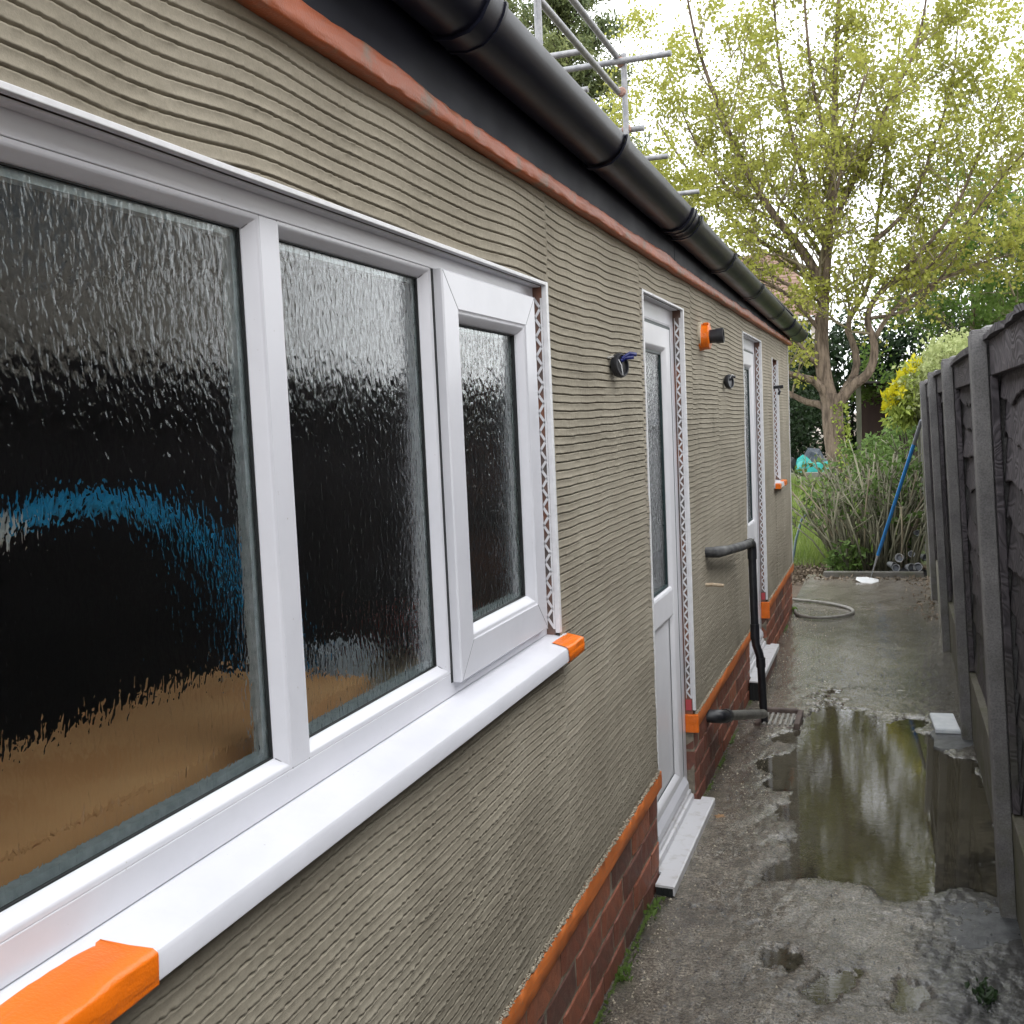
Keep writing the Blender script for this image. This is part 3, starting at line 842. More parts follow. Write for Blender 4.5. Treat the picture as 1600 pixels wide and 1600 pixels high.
gut = sweep("gutter", "gutter", Y0, 9.10, 0.0, 24, house)
for (y, wd, o, nm) in [(1.80, 0.075, 0.0045, "gutter_union"), (2.76, 0.028, 0.008, "gutter_bracket"), (3.76, 0.055, 0.005, "gutter_union"), (3.90, 0.030, 0.010, "gutter_bracket"), (4.80, 0.034, 0.010, "gutter_bracket"), (5.88, 0.034, 0.010, "gutter_bracket"), (7.05, 0.034, 0.010, "gutter_bracket"), (7.88, 0.05, 0.008, "gutter_union"), (8.45, 0.034, 0.010, "gutter_bracket"), (9.09, 0.024, 0.008, "gutter_end_cap")]:
    sweep(nm, "gutter", y-wd/2, y+wd/2, o, 1, gut, 0.004)
    if nm == "gutter_union":
        sweep("union_rib", "gutter", y-wd/2-0.002, y-wd/2+0.008, o+0.003, 1, gut, 0.003)
        sweep("union_rib", "gutter", y+wd/2-0.008, y+wd/2+0.002, o+0.003, 1, gut, 0.003)
MB().poly_x([(0.055, 2.425), (0.055, 2.437), (-1.95, 2.80), (-4.05, 2.45), (-4.05, 2.435), (-1.95, 2.785), (0.0, 2.431)], Y0, YE+0.06).build("roof", "roof_felt", house)

# --- big window
win = MB().box(-0.095, -0.030, WIN[0]+0.0015, WIN[1]-0.0015, 1.917+0.018, WIN[3]-0.0015).build("window", "upvc", house, bevel=0.0015)
MB().box(-0.095, -0.030, WIN[0]+0.0015, WIN[1]-0.0015, 1.112, 1.156).build("frame_bottom", "upvc", win, bevel=0.0015)
MB().box(-0.095, -0.030, WIN[0]+0.0015, 0.652, 1.1565, 1.9345).build("frame_jamb", "upvc", win, bevel=0.001)
MB().box(-0.095, -0.030, 2.36, WIN[1]-0.0015, 1.1565, 1.9345).build("frame_jamb", "upvc", win, bevel=0.001)
MB().box(-0.095, -0.030, 1.280, 1.325, 1.1565, 1.9345).build("mullion", "upvc", win, bevel=0.001)
MB().box(-0.095, -0.030, 1.856, 1.880, 1.1565, 1.9345).build("mullion", "upvc", win, bevel=0.001)
def mitre(rect, wd, xa, xb, parent):     # hairline joints at the four mitred corners
    y0, y1, z0, z1 = rect
    h = 0.00045
    for (yc, zc, sy, sz) in ((y0, z0, 1, 1), (y1, z0, -1, 1), (y1, z1, -1, -1), (y0, z1, 1, -1)):
        mb = MB()
        a, c_ = (yc, zc), (yc+sy*wd, zc+sz*wd)
        mb.v = [(xa+0.0004, a[0]-sy*h, a[1]+sz*h), (xa+0.0004, a[0]+sy*h, a[1]-sz*h), (xb+0.0004, c_[0]+sy*h, c_[1]-sz*h), (xb+0.0004, c_[0]-sy*h, c_[1]+sz*h)]
        mb.v += [(v[0]-0.0015, v[1], v[2]) for v in mb.v]
        mb.f = [(0, 1, 2, 3), (7, 6, 5, 4), (0, 4, 5, 1), (1, 5, 6, 2), (2, 6, 7, 3), (3, 7, 4, 0)]
        mb.build("mitre_joint", "joint_line", parent)
BEADP = [(0.0, -0.0305), (0.004, -0.0308), (0.008, -0.034), (0.014, -0.043), (0.0175, -0.0465), (0.0185, -0.050), (0.0185, -0.056)]
for (a, bb) in ((0.652, 1.280), (1.325, 1.856)):
    R_ = (a, bb, 1.1565, 1.9345)
    mitre(R_, 0.0185, -0.0300, -0.0462, win)
    MB().ring(R_, BEADP).build("glazing_bead", "upvc", win, smooth='auto')
    MB().ring((a+0.017, bb-0.017, 1.1735, 1.9175), [(0, -0.0500), (0.0035, -0.0500), (0.0035, -0.056)]).build("gasket", "gasket", win)
    MB().box(-0.0585, -0.0545, a+0.012, bb-0.012, 1.1685, 1.9225).build("pane", "glass_rain", win)
    MB().ring((a+0.014, bb-0.014, 1.1705, 1.9205), [(0, -0.0600), (0.016, -0.0600), (0.016, -0.076)]).build("spacer_bar", "spacer", win)
# opening casement
SA = (1.866, 2.416, 1.138, 1.934)
sash = MB().ring(SA, [(0.0, -0.0298), (0.0, -0.013), (0.003, -0.010), (0.070, -0.010), (0.0735, -0.0125), (0.0765, -0.0128), (0.080, -0.0145), (0.090, -0.024), (0.0925, -0.0265), (0.0935, -0.029), (0.0935, -0.040)]).build("sash", "upvc", win, smooth='auto')
g = 0.0935
mitre((SA[0]+0.003, SA[1]-0.003, SA[2]+0.003, SA[3]-0.003), 0.067, -0.0100, -0.0100, win)
MB().ring((SA[0]+g-0.001, SA[1]-g+0.001, SA[2]+g-0.001, SA[3]-g+0.001), [(0, -0.0320), (0.0035, -0.0320), (0.0035, -0.040)]).build("gasket", "gasket", win)
MB().box(-0.0435, -0.0395, SA[0]+g-0.006, SA[1]-g+0.006, SA[2]+g-0.006, SA[3]-g+0.006).build("pane", "glass_cast", win)
MB().ring((SA[0]+g-0.003, SA[1]-g+0.003, SA[2]+g-0.003, SA[3]-g+0.003), [(0, -0.0450), (0.014, -0.0450), (0.014, -0.060)]).build("spacer_bar", "spacer", win)
MB().box(-0.0300, -0.0285, 1.8575, 1.8655, 1.138, 1.934).build("gasket", "gasket", win)
# sill
SILL = [(-0.060, 1.1115), (-0.012, 1.1095), (0.0405, 1.0965), (0.0455, 1.0945), (0.0480, 1.0900), (0.0480, 1.0640), (0.0460, 1.0620), (0.0420, 1.0640), (0.0400, 1.0750), (0.010, 1.0800), (-0.060, 1.0880)]
MB().poly_x(SILL, 0.505, 2.515).build("sill", "upvc", win, smooth='auto')
def sill_tape(y0, y1, seed, label, x0):
    r = random.Random(seed)
    cs = [(x0, 1.1085-(x0+0.012)*0.247+0.0012), (0.020, 1.1029), (0.0425, 1.0976), (0.0485, 1.0958), (0.0497, 1.0920), (0.0497, 1.077), (0.0496, 1.0620), (0.0480, 1.0604), (0.036, 1.0612)]
    n = 26; V = []; Q = []
    nn = SmoothNoise(seed, 8, 4, 20)
    for i in range(n+1):
        y = y0+(y1-y0)*i/n
        for j, (x, z) in enumerate(cs):
            e = 0.0
            if i == n and y1 < 1.5: e = -0.016*(j < 3)*(2-j)/2 + r.uniform(-.0025, .0025)
            if i == 0 and y0 > 1.5: e = 0.012*(j < 3)*(2-j)/2 + r.uniform(-.0025, .0025)
            wv = 0.0007*float(nn(y, j*0.3)) + 0.0006 + r.uniform(-0.0005, 0.0005)
            V.append((x+wv*(x > 0.043), y+e, z+wv*(x <= 0.046)))
    k = len(cs)
    for i in range(n):
        for j in range(k-1):
            a = i*k+j; Q.append((a, a+1, a+k+1, a+k))
    # folded end
    arr("masking_tape", V, Q, "tape_orange", win, smooth=False, label=label)
    ye = y1 if y0 > 1.5 else y0
    MB().poly_x(cs, ye-0.0008, ye+0.0022).build("tape_end", "tape_orange", win)
sill_tape(2.385, 2.517, 3, "orange tape round the far end of the white sill", 0.006)
sill_tape(0.500, 0.874, 4, "orange tape round the near end of the white sill", -0.011)

# --- doors
def door(D, zs, glasskind, detail=True):
    y0, y1, _, z1 = D
    XF, XL = -0.040, -0.043
    fr = MB().box(-0.105, XF, y0+0.0015, y0+0.060, zs, z1-0.0015).box(-0.105, XF, y1-0.060, y1-0.0015, zs, z1-0.0015).box(-0.105, XF, y0+0.060, y1-0.060, z1-0.066, z1-0.0015).build("door", "upvc", house, bevel=0.002)
    MB().ring((y0+0.060, y1-0.060, zs+0.0, z1-0.066), [(0, XF-0.0005), (0.004, XF-0.001), (0.010, XF-0.010), (0.010, XF-0.02)]).build("frame_lip", "upvc", fr)
    a, bb, zb, zt = y0+0.074, y1-0.074, zs+0.060, z1-0.078
    MB().ring((a-0.004, bb+0.004, zb-0.004, zt+0.004), [(0, XL-0.006), (0, XL+0.0036), (0.0085, XL+0.0036), (0.0085, XL)]).build("gasket", "gasket_green", fr)
    zm0, zm1 = 0.852, 0.972
    lf = MB().ring((a, bb, zb, zt), [(0, XL-0.02), (0, XL), (0.003, XL+0.003), (0.076, XL+0.003), (0.082, XL), (0.094, XL-0.014), (0.096, XL-0.02)]).build("leaf", "upvc_foil", fr, smooth='auto')
    MB().box(XL-0.022, XL+0.0015, a+0.085, bb-0.085, zm0, zm1).build("mid_rail", "upvc_foil", fr, bevel=0.012)
    MB().box(XL-0.030, XL-0.018, a+0.090, bb-0.090, zb+0.09, zm0+0.012).build("panel", "upvc_foil", fr)
    MB().ring((a+0.094, bb-0.094, zm1-0.002, zt-0.094), [(0, XL-0.0155), (0.011, XL-0.0155), (0.011, XL-0.026)]).build("gasket", "gasket_green", fr)
    MB().ring((a+0.094, bb-0.094, zb+0.094, zm0), [(0, XL-0.0155), (0.007, XL-0.0155)]).build("gasket", "gasket_green", fr)
    MB().box(XL-0.027, XL-0.023, a+0.092, bb-0.092, zm1-0.01, zt-0.092).build("pane", glasskind, fr)
    for zz in (1.113, 1.623):
        MB().box(XL-0.040, XL-0.030, a+0.092, bb-0.092, zz-0.010, zz+0.010).build("muntin", "upvc", fr)
    MB().box(XL-0.060, XL-0.057, a+0.02, bb-0.02, zb, zt-0.02).build("net_curtain", "curtain", fr)
    # weather bar and threshold
    MB().poly_x([(XL+0.0045, zb+0.055), (XL+0.020, zb+0.030), (XL+0.022, zb+0.006), (XL+0.0045, zb+0.003)], y0+0.068, y1-0.068).build("weather_bar", "upvc", fr)
    MB().poly_x([(-0.105, zs+0.0), (-0.105, zs+0.052), (-0.052, zs+0.052), (-0.036, zs+0.046), (-0.033, zs+0.038), (-0.026, zs+0.036), (-0.024, zs+0.020), (-0.015, zs+0.018), (-0.013, zs)], y0+0.002, y1-0.002).build("threshold", "upvc_dirty", fr)
    yl, yr = y0-0.11, y1+0.042
    st = MB().poly_x([(-0.104, zs-0.003), (0.060, zs-0.008), (0.066, zs-0.011), (0.066, zs-0.040), (0.060, zs-0.040), (0.060, zs-0.016), (-0.104, zs-0.010)], y0-0.004, y1+0.0035).poly_x([(0.0, zs-0.0055), (0.060, zs-0.008), (0.066, zs-0.011), (0.066, zs-0.040), (0.060, zs-0.040), (0.060, zs-0.016), (0.0, zs-0.014)], yl, y0-0.004).poly_x([(0.012, zs-0.006), (0.060, zs-0.008), (0.066, zs-0.011), (0.066, zs-0.040), (0.060, zs-0.040), (0.060, zs-0.016), (0.012, zs-0.014)], y1+0.0035, yr).build("door_step", "upvc_dirty", fr)
    MB().box(0.001, 0.0595, yl+0.004, yl+0.007, 0.0, zs-0.015).box(0.020, 0.024, yl, yl+0.2, 0.008, zs-0.015).box(0.040, 0.044, yl, yl+0.2, 0.008, zs-0.015).build("step_web", "gasket", fr)
    return fr
door(D1, 0.052, "glass_floral")
door(D2, 0.130, "glass_floral")
MB().box(-0.20, 0.050, D2[0]-0.06, D2[1]+0.03, -0.03, 0.0885).build("door_plinth", "masonry", house)

# --- far narrow window
f2 = MB().ring((W2[0]+0.002, W2[1]-0.002, W2[2]+0.01, W2[3]-0.002), [(0, -0.09), (0, -0.042), (0.045, -0.042), (0.060, -0.055), (0.060, -0.07)]).build("window", "upvc", house, smooth='auto')
MB().box(-0.066, -0.062, W2[0]+0.05, W2[1]-0.05, W2[2]+0.06, W2[3]-0.05).build("pane", "glass_cast", f2)
MB().poly_x([(-0.04, W2[2]+0.016), (0.036, W2[2]+0.006), (0.040, W2[2]-0.022), (-0.04, W2[2]-0.02)], W2[0]-0.06, W2[1]+0.07).build("sill", "upvc", f2)
MB().poly_x([(0.010, W2[2]+0.0125), (0.038, W2[2]+0.009), (0.043, W2[2]+0.004), (0.043, W2[2]-0.0245), (0.010, W2[2]-0.0235)], W2[1]-0.10, W2[1]+0.075).build("masking_tape", "tape_orange", f2)
MB().poly_x([(0.010, W2[2]+0.0125), (0.038, W2[2]+0.009), (0.043, W2[2]+0.004), (0.043, W2[2]-0.0245), (0.010, W2[2]-0.0235)], W2[0]-0.065, W2[0]+0.03).build("masking_tape", "tape_orange", f2)

# --- things behind the textured glass
o = thing("worktop", "wooden worktop seen through the lower part of the textured window", "worktop")
MB().box(-0.85, -0.264, 0.2, 2.9, 0.915, 0.955).build("top", "worktop", o)
MB().box(-0.80, -0.30, 0.25, 2.85, 0.25, 0.915).build("cabinet", "room", o)
o = thing("cardboard_box", "brown cardboard box behind the largest textured pane", "box", (0, 0, 0))
MB().box(-0.46, -0.13, 0.50, 1.70, 1.112, 1.185).build("carton", "card", o)
MB().box(-0.46, -0.13, 0.50, 1.10, 1.1865, 1.190).build("flap", "card", o)
o2 = MB().box(-0.255, -0.105, 0.62, 2.42, 1.088, 1.1095)
o2.build("window_board", "worktop", win)
MB().box(-0.40, -0.275, 0.55, 1.65, 0.9555, 1.1115).build("book_stack", "card", label="brown stack on the worktop under the cardboard box", category="stack")
hp = thing("hula_hoop", "blue and white hoop standing behind the largest textured pane", "hoop", (-0.50, 1.41, 0.957))
pts = [(0, 0.53*math.cos(a), 0.0) for a in [0]]
def arc(a0, a1, n, r=0.30):
    return [(0.0, r*1.9*math.cos(a0+(a1-a0)*i/n), 0.02+r*1.9*0.98*math.sin(a0+(a1-a0)*i/n)) for i in range(n+1)]
MB().tube(arc(math.radians(0), math.radians(105), 26), 0.022, 10).build("blue_tube", "hoop_blue", hp, smooth='auto')
MB().tube(arc(math.radians(105.5), math.radians(180), 18), 0.022, 10).build("white_tube", "hoop_white", hp, smooth='auto')
o = MB().lathe((-0.36, 2.62, 0.957), (0, 0, 1), [(0, 0.05), (0.06, 0.10), (0.19, 0.13), (0.185, 0.12), (0.05, 0.04)], 20).build("bowl", "bowl_red", None, smooth='auto', label="red bowl on the worktop behind the opening casement", category="bowl")
o = MB().lathe((-0.34, 1.98, 0.957), (0, 0, 1), [(0, 0.07), (0.15, 0.075), (0.22, 0.06), (0.23, 0.03)], 16).build("plastic_tub", "cloth_white", None, smooth='auto', label="whitish tub behind the lower right of the middle pane", category="tub")

# ================================================================== FIXTURES ON THE WALL
def outlet(y, z, lab, r0, blue):
    o = thing("cable_outlet", lab, "cable outlet", (0.0, y, z), "black cable outlets on the rendered wall")
    ax = (0.93, -0.30, 0.06)
    MB().lathe((0.014, 0, 0), ax, [(0, r0*0.92), (0.004, r0), (0.020, r0), (0.024, r0*0.94), (0.024, r0*0.82), (0.012, r0*0.80)], 22).build("back_box", "pipe_black", o, smooth='auto')
    MB().lathe((0.014, 0, 0), ax, [(0.010, r0*1.03), (0.014, r0*1.05), (0.018, r0*1.03)], 22).build("rim", "pipe_black", o, smooth='auto')
    MB().tube([(-0.02, 0.0, 0), (0.016, 0, 0)], 0.010, 8).build("conduit", "pipe_black", o)
    if blue:
        MB().tube([(0.030, -0.004, 0.014), (0.042, 0.0, 0.022), (0.066, 0.008, 0.023)], 0.0065, 10).build("connector", "cable_blue", o, smooth='auto')
        MB().tube([(0.034, -0.004, 0.020), (0.055, 0.004, 0.034), (0.074, 0.012, 0.030)], 0.006, 8).build("connector", "cable_blue", o, smooth='auto')
        MB().tube([(0.0, -0.055, 0.022), (0.012, -0.03, 0.026), (0.022, -0.005, 0.014)], 0.0035, 6).build("wire", "hose_grey", o)
        MB().tube([(0.020, -0.02, 0.03), (0.033, -0.012, 0.0), (0.034, -0.002, -0.032)], 0.0015, 5).build("wire", "white_plastic", o)
    else:
        MB().tube([(0.030, -0.004, 0.008), (0.045, 0.0, 0.026), (0.056, 0.004, 0.022)], 0.006, 8).build("connector", "pipe_black", o, smooth='auto')
        MB().tube([(0.026, -0.004, 0.012), (0.040, 0.0, 0.034), (0.048, 0.004, 0.030)], 0.0025, 6).build("wire", "white_plastic", o)
outlet(3.10, 1.797, "round black cable outlet with blue connectors beside the near door", 0.036, True)
outlet(5.37, 1.806, "round black cable outlet without blue parts between the two doors", 0.035, False)
o = thing("cable_outlet", "small black dangling wires beside the far narrow window", "cable outlet", (0.0, 7.90, 1.83), "black cable outlets on the rendered wall")
MB().tube([(-0.02, 0, 0), (0.02, 0, 0.002), (0.055, 0, 0.004)], 0.012, 8).build("conduit", "pipe_black", o)
MB().tube([(0.02, 0, 0), (0.03, -0.01, -0.03), (0.02, -0.01, -0.055)], 0.009, 8).build("wire", "pipe_black", o)

fl = thing("flue_pipe", "short black flue pipe in an orange taped collar above the wall", "flue pipe", (0, 4.70, 1.985))
MB().lathe((-0.006, 0, 0), (1, 0, 0), [(0, 0.060), (0.012, 0.060), (0.024, 0.056), (0.046, 0.055), (0.049, 0.051), (0.049, 0.036)], 26).build("taped_collar", "tape_orange", fl, smooth='auto')
MB().lathe((-0.005, -0.003, 0.006), (1, 0, 0), [(0, 0.0612), (0.013, 0.0612), (0.016, 0.058)], 26).build("render_smear", "crumb", fl, smooth='auto')
MB().lathe((0.040, 0, 0), (1, 0.03, 0.03), [(0, 0.030), (0.030, 0.030), (0.0302, 0.033), (0.060, 0.033), (0.062, 0.033), (0.062, 0.028), (0.030, 0.027)], 26).build("pipe", "pipe_black", fl, smooth='auto')
MB().box(0.018, 0.042, -0.028, 0.020, 0.0495, 0.060).build("tape_flap", "tape_orange", fl, bevel=0.002)

wp = thing("waste_pipe", "black waste pipe with foam wrapped horizontal run and downpipe to the drain", "waste pipe", (0, 0, 0))
MB().tube([(-0.02, 4.68, 1.035), (0.030, 4.68, 1.035), (0.050, 4.72, 1.032), (0.062, 4.95, 1.012), (0.078, 5.25, 0.992), (0.088, 5.46, 0.980)], [0.023, 0.024, 0.026, 0.022, 0.023, 0.022], 14).build("lagged_run", "pipe_foam", wp, smooth='auto')
MB().tube([(0.085, 5.44, 0.981), (0.090, 5.515, 0.978), (0.0925, 5.545, 0.965), (0.093, 5.553, 0.935), (0.093, 5.553, 0.890)], 0.0245, 14).build("elbow", "pipe_black", wp, smooth='auto')
MB().tube([(0.093, 5.553, 0.91), (0.096, 5.56, 0.52)], 0.0205, 14).build("downpipe", "pipe_black", wp, smooth='auto')
MB().tube([(0.0958, 5.56, 0.545), (0.0962, 5.56, 0.465)], 0.0240, 14).build("socket", "pipe_black", wp, smooth='auto')
MB().tube([(0.0962, 5.56, 0.475), (0.100, 5.56, 0.435), (0.116, 5.562, 0.385), (0.121, 5.564, 0.350), (0.1215, 5.565, 0.335)], 0.0215, 14).build("offset_bend", "pipe_black", wp, smooth='auto')
MB().tube([(0.121, 5.564, 0.365), (0.1218, 5.565, 0.315)], 0.0245, 14).build("socket", "pipe_black", wp, smooth='auto')
MB().tube([(0.1217, 5.565, 0.33), (0.128, 5.60, 0.006)], 0.0205, 14).build("downpipe", "pipe_black", wp, smooth='auto')

w2_ = thing("sink_pipe", "short grey pipe with black elbow running from the bricks to the drain", "waste pipe", (0, 0, 0))
MB().tube([(-0.02, 4.60, 0.315), (0.028, 4.60, 0.315), (0.048, 4.61, 0.313), (0.056, 4.63, 0.306), (0.062, 4.70, 0.290)], [0.028, 0.030, 0.031, 0.030, 0.029], 14).build("elbow", "pipe_black", w2_, smooth='auto')
MB().tube([(0.0605, 4.685, 0.2935), (0.0635, 4.74, 0.281)], 0.032, 14).build("collar", "pipe_black", w2_, smooth='auto')
MB().tube([(0.062, 4.72, 0.286), (0.14, 5.46, 0.095)], 0.0235, 14).build("pipe", "pipe_grey", w2_, smooth='auto')

gl = thing("drain_gully", "brown clay drain gully with metal grate at the foot of the wall", "drain", (0.20, 5.66, 0))
MB().box(-0.115, -0.085, -0.14, 0.14, -0.03, 0.034).box(0.085, 0.115, -0.14, 0.14, -0.03, 0.034).box(-0.085, 0.085, 0.11, 0.14, -0.03, 0.040).box(-0.085, 0.085, -0.14, -0.12, -0.03, 0.012).build("surround", "clay", gl, bevel=0.006)
MB().box(-0.084, 0.084, -0.119, 0.109, 0.0062, 0.0085).build("pit", "gasket", gl)
for i in range(6):
    MB().box(-0.075+i*0.027, -0.063+i*0.027, -0.115, 0.105, 0.010, 0.020).build("grate_bar", "grate", gl)
dw = MB().tube([(-0.012, 4.655, 0.893), (0.03, 4.657, 0.894), (0.078, 4.660, 0.889)], [0.0085, 0.008, 0.0075], 10).build("wooden_plug", "dowel", None, smooth='auto', label="thin wooden plug sticking out of the render below the lagged pipe", category="plug")

# ================================================================== FENCE
LEAN = -0.040
fence = thing("fence", "dark stained lap board fence with concrete posts leaning over the path", "fence", (1.088, 0, 0))
fence.rotation_euler = (0, LEAN, 0)
def post(y, h, seed, wd=0.135):
    r = random.Random(seed)
    prof = [(0.004, -0.052), (0.046, -0.052), (0.046, -0.026), (0.094, -0.026), (0.094, -0.052), (wd-0.004, -0.052), (wd, -0.048), (wd, 0.048), (wd-0.004, 0.052), (0.094, 0.052), (0.094, 0.026), (0.046, 0.026), (0.046, 0.052), (0.004, 0.052), (0, 0.048), (0, -0.048)]
    mb = MB()
    mb.poly_z([(px, y+py) for px, py in prof], -0.06, h-0.012)
    mb.poly_z([(0.004+0.97*px if px < 0.07 else px-0.004, y+py*0.93) for px, py in prof], h-0.012, h)
    p = mb.build("post", "post_concrete", fence, bevel=0.002)
    MB().lathe((0.065, y, h-0.004), (0, 0, 1), [(0, 0.030), (0.010, 0.028), (0.016, 0.014)], 12).build("mortar_lump", "post_concrete", p, smooth='auto')
    return p
posts = [(-0.32, 1.86), (1.64, 1.86), (3.60, 1.863), (5.52, 1.862), (7.52, 1.865), (9.60, 1.86)]
for i, (y, h) in enumerate(posts): post(y, h, i)

_board = {}
def board_mesh(L, var):
    if (L, var) in _board: return _board[(L, var)]
    r = random.Random(var*13+5)
    nn = SmoothNoise(900+var, 6, 0.5, 2.2); n2 = SmoothNoise(950+var, 8, 4, 16)
    n = 40; mb = MB()
    # kinks where knots were
    kinks = [(r.uniform(0, L), r.uniform(0.010, 0.030), r.uniform(0.02, 0.06)) for _ in range(4)]
    for i in range(n+1):
        y = -L/2+L*i/n
        e = 0.013*float(nn(y, 0)) + 0.003*float(n2(y, 0))
        for (ky, ka, kw) in kinks: e += ka*math.exp(-((y+L/2-ky)/kw)**2)
        bow = 0.004*float(nn(y, 5))
        zb, zt = -0.085+e, 0.088
        mb.v += [(0.016+bow*0.2, y, zt), (0.0+bow, y, zb+0.004), (0.002+bow, y, zb), (0.012+bow, y, zb+0.001), (0.024, y, zt)]
    for i in range(n):
        for j in range(5):
            a, b2 = i*5+j, i*5+(j+1) % 5
            mb.f.append((a, a+5, b2+5, b2))
    mb.f.append((0, 1, 2, 3, 4)); mb.f.append(tuple(n*5+q for q in (4, 3, 2, 1, 0)))
    me = bpy.data.meshes.new("board"); me.from_pydata(mb.v, [], mb.f); me.materials.append(MAT["fence_wood"])
    _board[(L, var)] = me
    return me
rr_ = random.Random(4)
for i in range(len(posts)-1):
    ya, yb = posts[i][0]+0.030, posts[i+1][0]-0.030
    Lp = yb-ya
    zt = 1.835 + (0.0, 0.0, -0.004, 0.004, 0.0)[i]
    # top rail and cappings make the panel frame
    pn = MB().box(0.052, 0.075, ya+0.027, yb-0.027, zt-0.115, zt-0.008).build("panel", "fence_wood", fence, bevel=0.002)
    cap = MB()
    nseg = 14; nn = SmoothNoise(700+i, 6, 0.6, 5)
    for k in range(nseg+1):
        y = ya+0.004+(Lp-0.008)*k/nseg
        a = 0.004*float(nn(y, 0)); c_ = 0.003*float(nn(y, 3))
        cap.v += [(0.036+a, y, zt-0.007), (0.106, y, zt-0.007), (0.104, y, zt+0.014+c_), (0.040+a, y, zt+0.013+c_)]
    for k in range(nseg):
        for j in range(4):
            a, b2 = k*4+j, k*4+(j+1) % 4
            cap.f.append((a, a+4, b2+4, b2))
    cap.f += [(0, 1, 2, 3), tuple(nseg*4+q for q in (3, 2, 1, 0))]
    cap.build("capping", "fence_wood", pn)
    MB().box(0.050, 0.072, ya+0.004, ya+0.040, 0.352, zt-0.117).build("batten", "fence_wood", pn, bevel=0.003)
    MB().box(0.050, 0.072, yb-0.040, yb-0.004, 0.352, zt-0.117).build("batten", "fence_wood", pn, bevel=0.003)
    MB().box(0.050, 0.072, (ya+yb)/2-0.02, (ya+yb)/2+0.02, 0.352, zt-0.117).build("batten", "fence_wood", pn, bevel=0.003) if i in (0, 3) else None
    MB().box(0.106, 0.118, ya+0.03, yb-0.03, 0.36, zt-0.02).build("backing", "fence_wood", pn)
    nb_ = 11
    for k in range(nb_):
        o = bpy.data.objects.new("board", board_mesh(round(Lp-0.012, 2), (k*2+i) % 5))
        COL.objects.link(o); o.parent = pn
        o.location = (0.079+rr_.uniform(-0.002, 0.003), (ya+yb)/2, 0.435+k*(zt-0.10-0.435)/(nb_-1))
        if rr_.random() < 0.5: o.rotation_euler = (0, 0, 0)
        o.scale = (1, 1 if rr_.random() < 0.5 else -1, 1)
    MB().box(0.047, 0.093, ya-0.003, yb+0.003, -0.05, 0.345).build("gravel_board", "gravel_concrete", fence, bevel=0.004)
# lower timber fence that carries on past the last concrete post
fence2 = thing("low_fence", "weathered grey timber fence carrying on past the last concrete post", "fence", (1.09, 0, 0))
fence2.rotation_euler = (0, LEAN*0.6, 0)
for i, y in enumerate((9.78, 10.9, 12.6)):
    MB().box(0.0, 0.075, y-0.04, y+0.04, -0.1, 1.70-0.05*i).build("post", "shed_post", fence2, bevel=0.004)
for k in range(9):
    y = 9.83
    for kk in range(2):
        ln = 1.02 if kk == 0 else 1.6
        MB().box(0.030, 0.042, y, y+ln, 0.05+k*0.17, 0.05+k*0.17+0.162).build("board", "fence_wood", fence2)
        y += ln+0.08
# concrete haunch lumps round two post feet
def lump(name, cx, cy, rx, ry, h, label):
    mb = MB(); n = 26
    r = random.Random(int(cx*100+cy*10))
    rings = [(1.0, -0.012), (0.94, h*0.7), (0.75, h), (0.4, h*1.1)]
    for (q, z) in rings:
        for k in range(n):
            a = 2*math.pi*k/n
            ee = 1+0.08*math.sin(3*a+cx)+0.05*math.sin(7*a+cy)
            sq = min(1/max(abs(math.cos(a)), 1e-3), 1/max(abs(math.sin(a)), 1e-3))
            sq = 0.5+0.5*min(sq, 1.35)
            mb.v.append((cx+rx*q*math.cos(a)*ee*sq, cy+ry*q*math.sin(a)*ee*sq, z+r.uniform(-.001, .001)))
    for i in range(len(rings)-1):
        for k in range(n):
            a, b2 = i*n+k, i*n+(k+1) % n
            mb.f.append((a, b2, b2+n, a+n))
    mb.f.append(tuple(range((len(rings)-1)*n, len(rings)*n)))
    mb.build(name, "haunch", None, smooth='auto', kind="structure")
lump("concrete_footing", 1.03, 3.50, 0.135, 0.18, 0.010, "")
lump("concrete_footing", 1.05, 5.52, 0.11, 0.22, 0.012, "")

# ================================================================== THINGS ON THE PATH
o = thing("white_box_lid", "flat white box lid lying by the fence post beside the puddle", "box lid", (1.022, 5.70, 0.0))
o.rotation_euler = (0, 0, 0.06)
MB().box(-0.062, 0.055, -0.15, 0.15, 0.014, 0.034).build("lid", "white_tile", o, bevel=0.003)
MB().box(-0.058, 0.051, -0.146, 0.146, 0.0345, 0.0375).build("raised_panel", "white_tile", o, bevel=0.002)

hs = MB()
loop = [(-0.10, 9.42), (0.02, 9.34), (0.18, 9.26), (0.33, 9.14), (0.44, 8.98), (0.475, 8.82), (0.43, 8.67), (0.33, 8.57), (0.20, 8.53), (0.09, 8.60), (0.04, 8.72), (0.02, 8.86)]
pts = []
for i in range(len(loop)-1):
    p0, p1, p2, p3 = loop[max(i-1, 0)], loop[i], loop[i+1], loop[min(i+2, len(loop)-1)]
    for k in range(6):
        t_ = k/6
        q = [0.5*((2*p1[d])+(-p0[d]+p2[d])*t_+(2*p0[d]-5*p1[d]+4*p2[d]-p3[d])*t_*t_+(-p0[d]+3*p1[d]-3*p2[d]+p3[d])*t_**3) for d in (0, 1)]
        pts.append((q[0], q[1], 0.026))
hs.tube(pts, 0.0125, 10).build("garden_hose", "hose_grey", None, smooth='auto', label="grey garden hose lying in a loop at the far corner of the house", category="hose")
